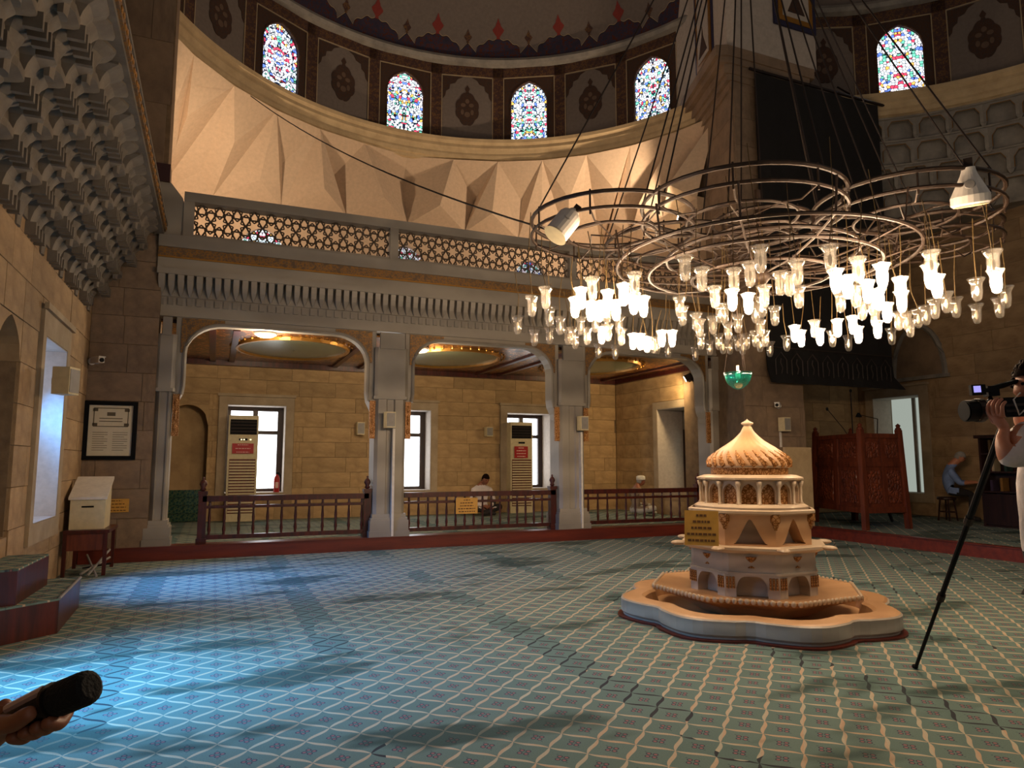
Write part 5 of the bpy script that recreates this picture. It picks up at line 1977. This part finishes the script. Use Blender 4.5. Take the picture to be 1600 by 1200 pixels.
def hand_chain(J, Ed, pre, wrist, palm_dir, spread_dir, curl_dir, size=.18, curl=.5, fr=.0085, wr=None):
    """palm with five separate bent fingers, appended to a skin skeleton"""
    d, s, c = Vector(palm_dir).normalized(), Vector(spread_dir).normalized(), Vector(curl_dir).normalized()
    w = Vector(wrist)
    J[pre + 'palm'] = (w + d * size * .22, (size * .17, size * .10))
    Ed.append((wr, pre + 'palm'))
    L = [.40, .45, .42, .33]
    for i in range(4):
        off = (i - 1.5) * size * .135
        k = w + d * size * .48 + s * off
        l = L[i] * size
        a, b = curl, curl * 2.1
        j1 = k + d * (l * .45 * math.cos(a)) + c * (l * .45 * math.sin(a))
        j2 = j1 + d * (l * .35 * math.cos(b)) + c * (l * .35 * math.sin(b))
        j3 = j2 + d * (l * .25 * math.cos(b + curl * .6)) + c * (l * .25 * math.sin(b + curl * .6))
        for q, (nm, p) in enumerate((('k', k), ('a', j1), ('b', j2), ('c', j3))):
            J['%sf%d%s' % (pre, i, nm)] = (p, fr * (1.15, 1.05, .95, .8)[q])
        Ed += [(pre + 'palm', '%sf%dk' % (pre, i)), ('%sf%dk' % (pre, i), '%sf%da' % (pre, i)), ('%sf%da' % (pre, i), '%sf%db' % (pre, i)), ('%sf%db' % (pre, i), '%sf%dc' % (pre, i))]
    t0 = w + d * size * .16 - s * size * .26 + c * size * .05
    t1 = t0 + d * size * .20 - s * size * .12 + c * size * .12
    t2 = t1 + d * size * .15 + c * size * .08
    for nm, p, r_ in (('t0', t0, fr * 1.35), ('t1', t1, fr * 1.15), ('t2', t2, fr * .95)):
        J[pre + nm] = (p, r_)
    Ed += [(pre + 'palm', pre + 't0'), (pre + 't0', pre + 't1'), (pre + 't1', pre + 't2')]


def figure(name, label, base, J, Ed, root, mats, region, head=None, hair=None, capm=None):
    p = thing(name, label, 'person', base)
    b0 = Vector(base)
    V, Fc = skin_mesh(J, Ed, root)
    mb = MB()
    for f in Fc:
        pass
    mb.v = [tuple(Vector(v) - b0) for v in V]
    mb.f = Fc
    mb.m = []
    for f in Fc:
        c = Vector((0, 0, 0))
        for i in f:
            c += Vector(V[i])
        mb.m.append(region(c / len(f)))
    nb0 = len(mats)
    if head:
        hb = MB()
        head_shape(hb, head[0] - b0, head[1], head[2], head[3])
        mp = {0: head[4], 1: nb0, 2: nb0 + 1}
        base_i = len(mb.v)
        mb.v += hb.v
        mb.f += [[i + base_i for i in f] for f in hb.f]
        mb.m += [mp[q] for q in hb.m]
    mb.build('body', list(mats) + [M['black_plastic'], M['paint_red']], p, smooth=True)
    if hair:
        hair_shell(head[0] - b0, head[1], head[2], head[3], *hair[1:]).build('hair', hair[0], p, smooth=True)
    return p


def person_joints(pel, spine_dir, sh_side, head_c, chest_len=.46, rsc=1.0):
    J, Ed = {}, []
    pel = Vector(pel)
    sd = Vector(spine_dir).normalized()
    J['pelvis'] = (pel, (.15 * rsc, .12 * rsc))
    J['waist'] = (pel + sd * chest_len * .45, (.135 * rsc, .105 * rsc))
    J['chest'] = (pel + sd * chest_len * .85, (.15 * rsc, .11 * rsc))
    J['neckb'] = (pel + sd * chest_len * 1.12, .06 * rsc)
    hc = Vector(head_c)
    J['neck'] = (J['neckb'][0].lerp(hc, .5), .05 * rsc)
    J['headc'] = (hc, .055 * rsc)
    Ed += [('pelvis', 'waist'), ('waist', 'chest'), ('chest', 'neckb'), ('neckb', 'neck'), ('neck', 'headc')]
    return J, Ed


def limb(J, Ed, start, chain):
    prev = start
    for nm, p, r_ in chain:
        J[nm] = (Vector(p), r_)
        Ed.append((prev, nm))
        prev = nm


# ---- man in a white shirt sitting cross legged against the gallery wall
bx, by = 5.55, 14.86
J, Ed = person_joints((bx, by, ST + .13), (0, -.12, 1), None, (bx + .04, by - .19, ST + .76), .53)
for sg, nm in ((-1, 'l'), (1, 'r')):
    limb(J, Ed, 'chest', [('sh' + nm, (bx + sg * .20, by - .06, ST + .56), .075), ('el' + nm, (bx + sg * .27, by - .14, ST + .26), .048), ('wr' + nm, (bx + sg * .10, by - .36, ST + .22), .032)])
    hand_chain(J, Ed, 'h' + nm, J['wr' + nm][0], (-sg * .8, -.4, -.1), (0, 0, 1), (0, .3, -1), .16, .5, .009, 'wr' + nm)
    limb(J, Ed, 'pelvis', [('hip' + nm, (bx + sg * .12, by - .06, ST + .12), .095), ('kn' + nm, (bx + sg * .36, by - .34, ST + .20), .07), ('an' + nm, (bx - sg * .05, by - .48, ST + .07), .045), ('ft' + nm, (bx - sg * .16, by - .52, ST + .05), .04)])


def reg(c):
    z = c.z - ST
    if z > .655:
        return 1
    if (c.y < by - .30 and .15 < z < .33 and abs(c.x - bx) < .12):
        return 1
    if z < .17 or (c.y < by - .12 and z < .30 and abs(c.x - bx) > .2) or (z < .25 and abs(c.x - bx) > .14 and c.y > by - .34 and c.y < by - .1 and z < .2):
        return 2
    return 0


figure('person', 'person in a white shirt sitting on the gallery floor with bowed head', (bx, by, ST), J, Ed, 'pelvis', [M['shirt_white'], M['skin_dark'], M['trousers']], reg,
       (Vector((bx + .04, by - .19, ST + .79)), (.15, -.85, -.35), (0, 0, 1), .235, 1), (M['hair'], .12, 1.08, .01, 1))

# ---- man with a white cap sitting behind the right railing, facing right
q = atz(990, 806, ST)
bx2, by2 = q.x, q.y
J, Ed = person_joints((bx2, by2, ST + .13), (.18, -.05, 1), None, (bx2 + .16, by2 - .06, ST + .73), .51)
for sg, nm in ((-1, 'l'), (1, 'r')):
    limb(J, Ed, 'chest', [('sh' + nm, (bx2 + .06, by2 + sg * .20, ST + .53), .072), ('el' + nm, (bx2 + .16, by2 + sg * .25, ST + .26), .046), ('wr' + nm, (bx2 + .36, by2 + sg * .10, ST + .24), .032)])
    hand_chain(J, Ed, 'h' + nm, J['wr' + nm][0], (.6, -sg * .7, -.1), (0, 0, 1), (-.2, 0, -1), .16, .5, .009, 'wr' + nm)
    limb(J, Ed, 'pelvis', [('hip' + nm, (bx2 + .06, by2 + sg * .12, ST + .12), .095), ('kn' + nm, (bx2 + .34, by2 + sg * .34, ST + .18), .07), ('an' + nm, (bx2 + .46, by2 - sg * .05, ST + .07), .045), ('ft' + nm, (bx2 + .50, by2 - sg * .16, ST + .05), .04)])


def reg2(c):
    z = c.z - ST
    if z > .62:
        return 1
    if c.x > bx2 + .30 and z > .17 and abs(c.y - by2) < .13:
        return 1
    if z < .17 or (c.x > bx2 + .2 and z < .27):
        return 2
    return 0


hc2 = Vector((bx2 + .17, by2 - .06, ST + .76))
pc = figure('person', 'person in a white cap sitting on the floor behind the right railing', (bx2, by2, ST), J, Ed, 'pelvis', [M['shirt_tan'], M['skin_dark'], M['shirt_grey']], reg2,
            (hc2, (.9, -.25, -.15), (0, 0, 1), .22, 1), (M['hair_grey'], .0, 1.03, .01, 2))
MB().lathe([(.098, .025), (.10, .05), (.098, .095), (.06, .115), (0, .12)], 18, tuple(hc2 - Vector((bx2 + .005, by2, ST)) + Vector((0, 0, .0)))).build('cap', M['white_cap'], pc, smooth=True)

# ---- man in a pale blue shirt on the stool, back to the camera
sx, sy_, sz = 13.75, 9.78, zb + .48
fwdb = Vector((.55, -.83, 0)).normalized()
sdb = Vector((fwdb.y, -fwdb.x, 0))
pelb = Vector((sx, sy_, sz + .12))
J, Ed = person_joints(pelb, fwdb * .22 + Vector((0, 0, 1)), None, pelb + fwdb * .27 + Vector((0, 0, .66)), .46, 1.6)
for sg, nm in ((-1, 'l'), (1, 'r')):
    S0 = pelb + fwdb * .09 + sdb * (sg * .24) + Vector((0, 0, .40))
    limb(J, Ed, 'chest', [('sh' + nm, S0, .075), ('el' + nm, S0 + fwdb * .16 + sdb * sg * .06 + Vector((0, 0, -.24)), .055), ('wr' + nm, S0 + fwdb * .40 - sdb * sg * .06 + Vector((0, 0, -.22)), .034)])
    hand_chain(J, Ed, 'h' + nm, J['wr' + nm][0], fwdb, sdb * sg, Vector((0, 0, -1)), .17, .45, .009, 'wr' + nm)
    H0 = pelb + sdb * sg * .11
    limb(J, Ed, 'pelvis', [('hip' + nm, H0 + fwdb * .04, .10), ('kn' + nm, H0 + fwdb * .44 + Vector((0, 0, -.05)), .07), ('an' + nm, H0 + fwdb * .40 + Vector((0, 0, -.52)), .045), ('ft' + nm, H0 + fwdb * .56 + Vector((0, 0, -.565)), .038)])


def reg3(c):
    r_ = c - pelb
    fz = r_.dot(fwdb)
    if r_.z > .53 or (fz > .33 and r_.z > .08):
        return 1
    if r_.z < -.04 or fz > .22 and r_.z < .1:
        return 2
    return 0


figure('person', 'person in a pale blue shirt sitting on the stool with back turned', (sx, sy_, zb), J, Ed, 'pelvis', [M['shirt_blue'], M['skin'], M['trousers']], reg3,
       (pelb + fwdb * .28 + Vector((0, 0, .68)), fwdb + Vector((0, 0, -.5)), (0, 0, 1), .225, 1), (M['hair_grey'], -.02, 1.05, .01, 3))

# ---- cameraman at the right edge, facing left
lf = -CR
DC = 3.4


def cp(u, v, d=DC):
    return atd(u, v, d)


fw2 = Vector((math.sin(YAW), math.cos(YAW), 0))
hip = cp(1690, 1010)
base_c = Vector((hip.x, hip.y, 0))
J, Ed = {}, []
J['pelvis'] = (cp(1684, 985), (.16, .13))
J['waist'] = (cp(1646, 860), (.155, .13))
J['chest'] = (cp(1646, 745), (.175, .15))
J['neckb'] = (cp(1640, 678), .07)
J['neck'] = (cp(1628, 650), .055)
J['headc'] = (cp(1622, 615), .06)
Ed += [('pelvis', 'waist'), ('waist', 'chest'), ('chest', 'neckb'), ('neckb', 'neck'), ('neck', 'headc')]
limb(J, Ed, 'chest', [('sha', cp(1620, 678, DC - .15), .11), ('mida', cp(1597, 703, DC - .22), .098), ('ela', cp(1572, 716, DC - .24), .062), ('fora', cp(1565, 692, DC - .20), .034), ('wra', cp(1571, 670, DC - .14), .024)])
hand_chain(J, Ed, 'ha', J['wra'][0], CU * .75 - CR * .35 + fw2 * .2, -fw2 * .6 + CR * .2, CR * .3 + CU * .4, .17, .7, .0085, 'wra')
limb(J, Ed, 'chest', [('shb', cp(1648, 700, DC + .19), .07), ('elb', cp(1618, 770, DC + .30), .052), ('wrb', cp(1598, 668, DC + .16), .03)])
hand_chain(J, Ed, 'hb', J['wrb'][0], CU * .8 + CR * -.3, -fw2, CR * .5, .17, .7, .0085, 'wrb')
for sg, nm in ((-1, 'l'), (1, 'r')):
    off = fw2 * (sg * .12)
    k0 = base_c + off
    limb(J, Ed, 'pelvis', [('hip' + nm, Vector((k0.x, k0.y, .88)), .10), ('kn' + nm, Vector((k0.x, k0.y, .48)) + lf * .03, .068), ('an' + nm, Vector((k0.x, k0.y, .09)), .045), ('ft' + nm, Vector((k0.x, k0.y, .045)) + lf * .17, .04)])
zsl = cp(1568, 704).z


SKP = [(J[k][0], .07) for k in ('fora', 'wra', 'hapalm', 'haf1b', 'haf2b', 'wrb', 'hbpalm', 'hbf1b')] + [(J['fora'][0].lerp(J['ela'][0], .45), .05), (J['neck'][0], .085), (J['headc'][0], .12)]


def reg4(c):
    if c.z < .90:
        return 2
    for p_, d_ in SKP:
        if (c - p_).length < d_:
            return 1
    return 0


hcm = cp(1621, 603)
figure('person', 'cameraman in a white shirt at the right edge holding a video camera', base_c, J, Ed, 'pelvis', [M['shirt_white'], M['skin'], M['trousers']], reg4,
       (hcm, lf + fw2 * .10 + Vector((0, 0, -.05)), (0, 0, 1), .245, 1), (M['hair'], .16, 1.12, .05, 5))

cm_ = [o for o in bpy.data.objects if o.get('label', '').startswith('cameraman')][0]
ck = MB()
rk = random.Random(3)
for _ in range(170):
    th, ph = rk.uniform(0, 2 * PI), rk.uniform(.05, 1.35)
    d_ = Vector((math.cos(th) * math.cos(ph) * .105, math.sin(th) * math.cos(ph) * .095, math.sin(ph) * .135))
    if d_.dot(lf) > .07 and d_.z < .085:
        continue
    ck.ball(tuple(hcm + d_ - base_c), rk.uniform(.012, .020), 6, 4)
cu = ck.build('curls', M['hair'], [c for c in cm_.children if c.name.startswith('hair')][0], smooth=True)
cu['kind'] = 'stuff'

vc = thing('video_camera', 'black shoulder video camera with small lit side screen', 'video camera', cp(1553, 637))
vc.rotation_euler = (R(0), R(-3), -YAW)
# local x = picture right, y = away, z = up ; 1 px = DC/FPX
px1 = DC / FPX
def vb(nm, mt, x0, x1, z0, z1, y0=-.05, y1=.05):
    return MB().box(x0 * px1, x1 * px1, y0, y1, -z1 * px1, -z0 * px1).build(nm, mt, vc)
vb('body', M['black_plastic'], 0, 52, -14, 16)
vb('side_ribs', M['iron'], 6, 40, -4, 0, -.056, .05)
vb('side_ribs', M['iron'], 6, 40, 5, 9, -.056, .05)
lq = MB().lathe([(.0, 0), (.052, 0), (.052, .05), (.044, .06), (.042, .15), (.046, .155), (.046, .17), (0, .17)], 20).build('lens', M['black_plastic'], vc, (-46 * px1, 0, -3 * px1))
lq.rotation_euler = (0, R(90), 0)
MB().lathe([(.0, 0), (.046, 0), (.046, .002), (0, .004)], 20).build('lens_glass', M['black_plastic'], lq, (0, 0, -.005))

MB().lathe([(.056, .0), (.058, .01), (.058, .03), (.056, .035)], 20).build('focus_ring', M['iron'], lq, (0, 0, .05))
MB().tube([(-4 * px1, 0, 12 * px1), (-2 * px1, 0, 30 * px1), (18 * px1, 0, 34 * px1), (44 * px1, 0, 40 * px1), (50 * px1, 0, 14 * px1)], .014, 8).build('top_handle', M['black_plastic'], vc)
vb('microphone_mount', M['black_plastic'], -10, 8, -34, -18, -.02, .02)
sc_ = vb('side_screen', M['black_plastic'], -44, -22, -36, -20, -.06, -.04)
MB().box(-41 * px1, -30 * px1, -.062, -.0605, 24 * px1, 34 * px1).build('screen_image', M['screen'], sc_)
vb('screen_arm', M['black_plastic'], -24, -4, -30, -24, -.05, -.02)
MB().tube([(30 * px1, -.06, 20 * px1), (16 * px1, -.07, 10 * px1), (22 * px1, -.07, -14 * px1), (36 * px1, -.06, -4 * px1)], .004, 5).build('cable', M['white_plastic'], vc)

mp = thing('monopod', 'black monopod slanting from the cameraman to the carpet', 'monopod', atz(1430, 1045, 0.0))
ft_ = atz(1430, 1045, 0.0)
tp_ = cp(1566, 668, DC - .10)
dv = tp_ - ft_
def mt(t):
    return tuple(dv * t)
MB().tube([mt(.01), mt(.38)], .011, 8).build('lower_leg', M['black_plastic'], mp)
MB().tube([mt(.36), mt(.70)], .014, 8).build('middle_leg', M['black_plastic'], mp)
MB().tube([mt(.68), mt(1.0)], .017, 8).build('upper_leg', M['black_plastic'], mp)
for t in (.37, .69):
    MB().tube([mt(t - .012), mt(t + .012)], .022, 8).build('clamp', M['iron'], mp)
MB().ball((0, 0, .016), (.02, .02, .016), 10, 6).build('rubber_foot', M['black_foam'], mp)

# ---- hand with a reporter's microphone in the near left corner
DM = .80
hm = thing('handheld_microphone', 'black handheld microphone held in from the lower left corner', 'microphone', atd(40, 1108, DM))
o0 = atd(40, 1108, DM)
ax0, ax1 = atd(20, 1122, DM), atd(137, 1074, DM - .02)
axd = (ax1 - ax0).normalized()
def al(t):
    return ax0.lerp(ax1, t) - o0
MB().tube([tuple(al(-.35)), tuple(al(.0)), tuple(al(.58))], [.0115, .0130, .016], 14).build('handle', m_plain('dark_metal_handle', (60, 52, 50), .25, .6), hm, smooth=True)
MB().tube([tuple(al(.56)), tuple(al(.62)), tuple(al(.66)), tuple(al(.95)), tuple(al(1.02)), tuple(al(1.05))], [.016, .0185, .0195, .0195, .018, .013], 18).build('foam_windscreen', M['black_foam'], hm)
MB().tube([tuple(al(.54)), tuple(al(.58))], .021, 16).build('collar', M['iron'], hm)
sideu = axd.cross(CF).normalized()
if sideu.dot(CU) < 0:
    sideu = -sideu
MB().tube([tuple(al(.02) + sideu * .0125 - CF * .004), tuple(al(.53) + sideu * .0165 - CF * .004)], .0055, 8).build('painted_highlight', m_plain('highlight_tone_metal', (200, 176, 170), .3, .3), hm)  # pale rod standing in for the highlight along the handle

pn = thing('person', 'hand of an unseen person gripping the microphone in the lower left corner', 'person', atd(-10, 1130, DM))
b0 = atd(-10, 1130, DM)
J, Ed = {}, []
wrp = atd(-28, 1152, DM + .01)
J['arm'] = (atd(-190, 1225, DM + .05), .042)
J['fore'] = (atd(-105, 1188, DM + .03), .036)
J['wr'] = (wrp, .027)
J['palm'] = (atd(8, 1130, DM + .012), (.030, .020))
J['knk'] = (atd(22, 1118, DM + .010), (.024, .016))
Ed += [('arm', 'fore'), ('fore', 'wr'), ('wr', 'palm'), ('palm', 'knk')]
# four fingers wrapped round the handle: over the far side and back under
dn = -sideu
for i in range(4):
    t = .06 + .155 * i
    c0 = ax0.lerp(ax1, t)
    rr_ = .0235
    pts = [c0 + sideu * rr_ * .35 + CF * rr_ * .95, c0 + dn * rr_ * .75 + CF * rr_ * .75, c0 + dn * rr_ * 1.12 - CF * rr_ * .15, c0 + dn * rr_ * .55 - CF * rr_ * .95]
    rad = [.0095, .0092, .0088, .0075]
    for q_, p in enumerate(pts):
        J['f%d%d' % (i, q_)] = (p, rad[q_])
    Ed += [('knk', 'f%d0' % i), ('f%d0' % i, 'f%d1' % i), ('f%d1' % i, 'f%d2' % i), ('f%d2' % i, 'f%d3' % i)]
# thumb lies along the near side of the handle
for nm, p, r_ in (('t0', ax0.lerp(ax1, -.02) - CF * .016 + sideu * .002, .0125), ('t1', ax0.lerp(ax1, .20) - CF * .024 + dn * .002, .0105), ('t2', ax0.lerp(ax1, .42) - CF * .025 + sideu * .002, .0095), ('t3', ax0.lerp(ax1, .50) - CF * .024 + sideu * .002, .0075)):
    J[nm] = (p, r_)
Ed += [('palm', 't0'), ('t0', 't1'), ('t1', 't2'), ('t2', 't3')]
# knuckle of the other hand's thumb side resting above
J['k2'] = (atd(4, 1104, DM + .01), .012)
J['k3'] = (atd(20, 1097, DM + .015), .0095)
Ed += [('palm', 'k2'), ('k2', 'k3')]
V, Fc = skin_mesh(J, Ed, 'palm')
hb = MB()
hb.v = [tuple(Vector(v) - b0) for v in V]
hb.f, hb.m = Fc, [0] * len(Fc)
hb.build('hand', M['skin_dark'], pn, smooth=True)

# ---- cable slung from the exedra cornice to the chandelier
ca, cb_ = aty(392, 150, 13.6), Vector((rc[0][0].x - .5, rc[0][0].y + .4, ZR + .05))
cbl = thing('slung_cable', 'thin dark cable slung from the exedra cornice to the chandelier', 'cable', ca)
MB().tube([tuple((cb_ - ca) * t + Vector((0, 0, -.9 * t * (1 - t)))) for t in [i / 14 for i in range(15)]], .010, 5).build('cable', M['iron'], cbl)
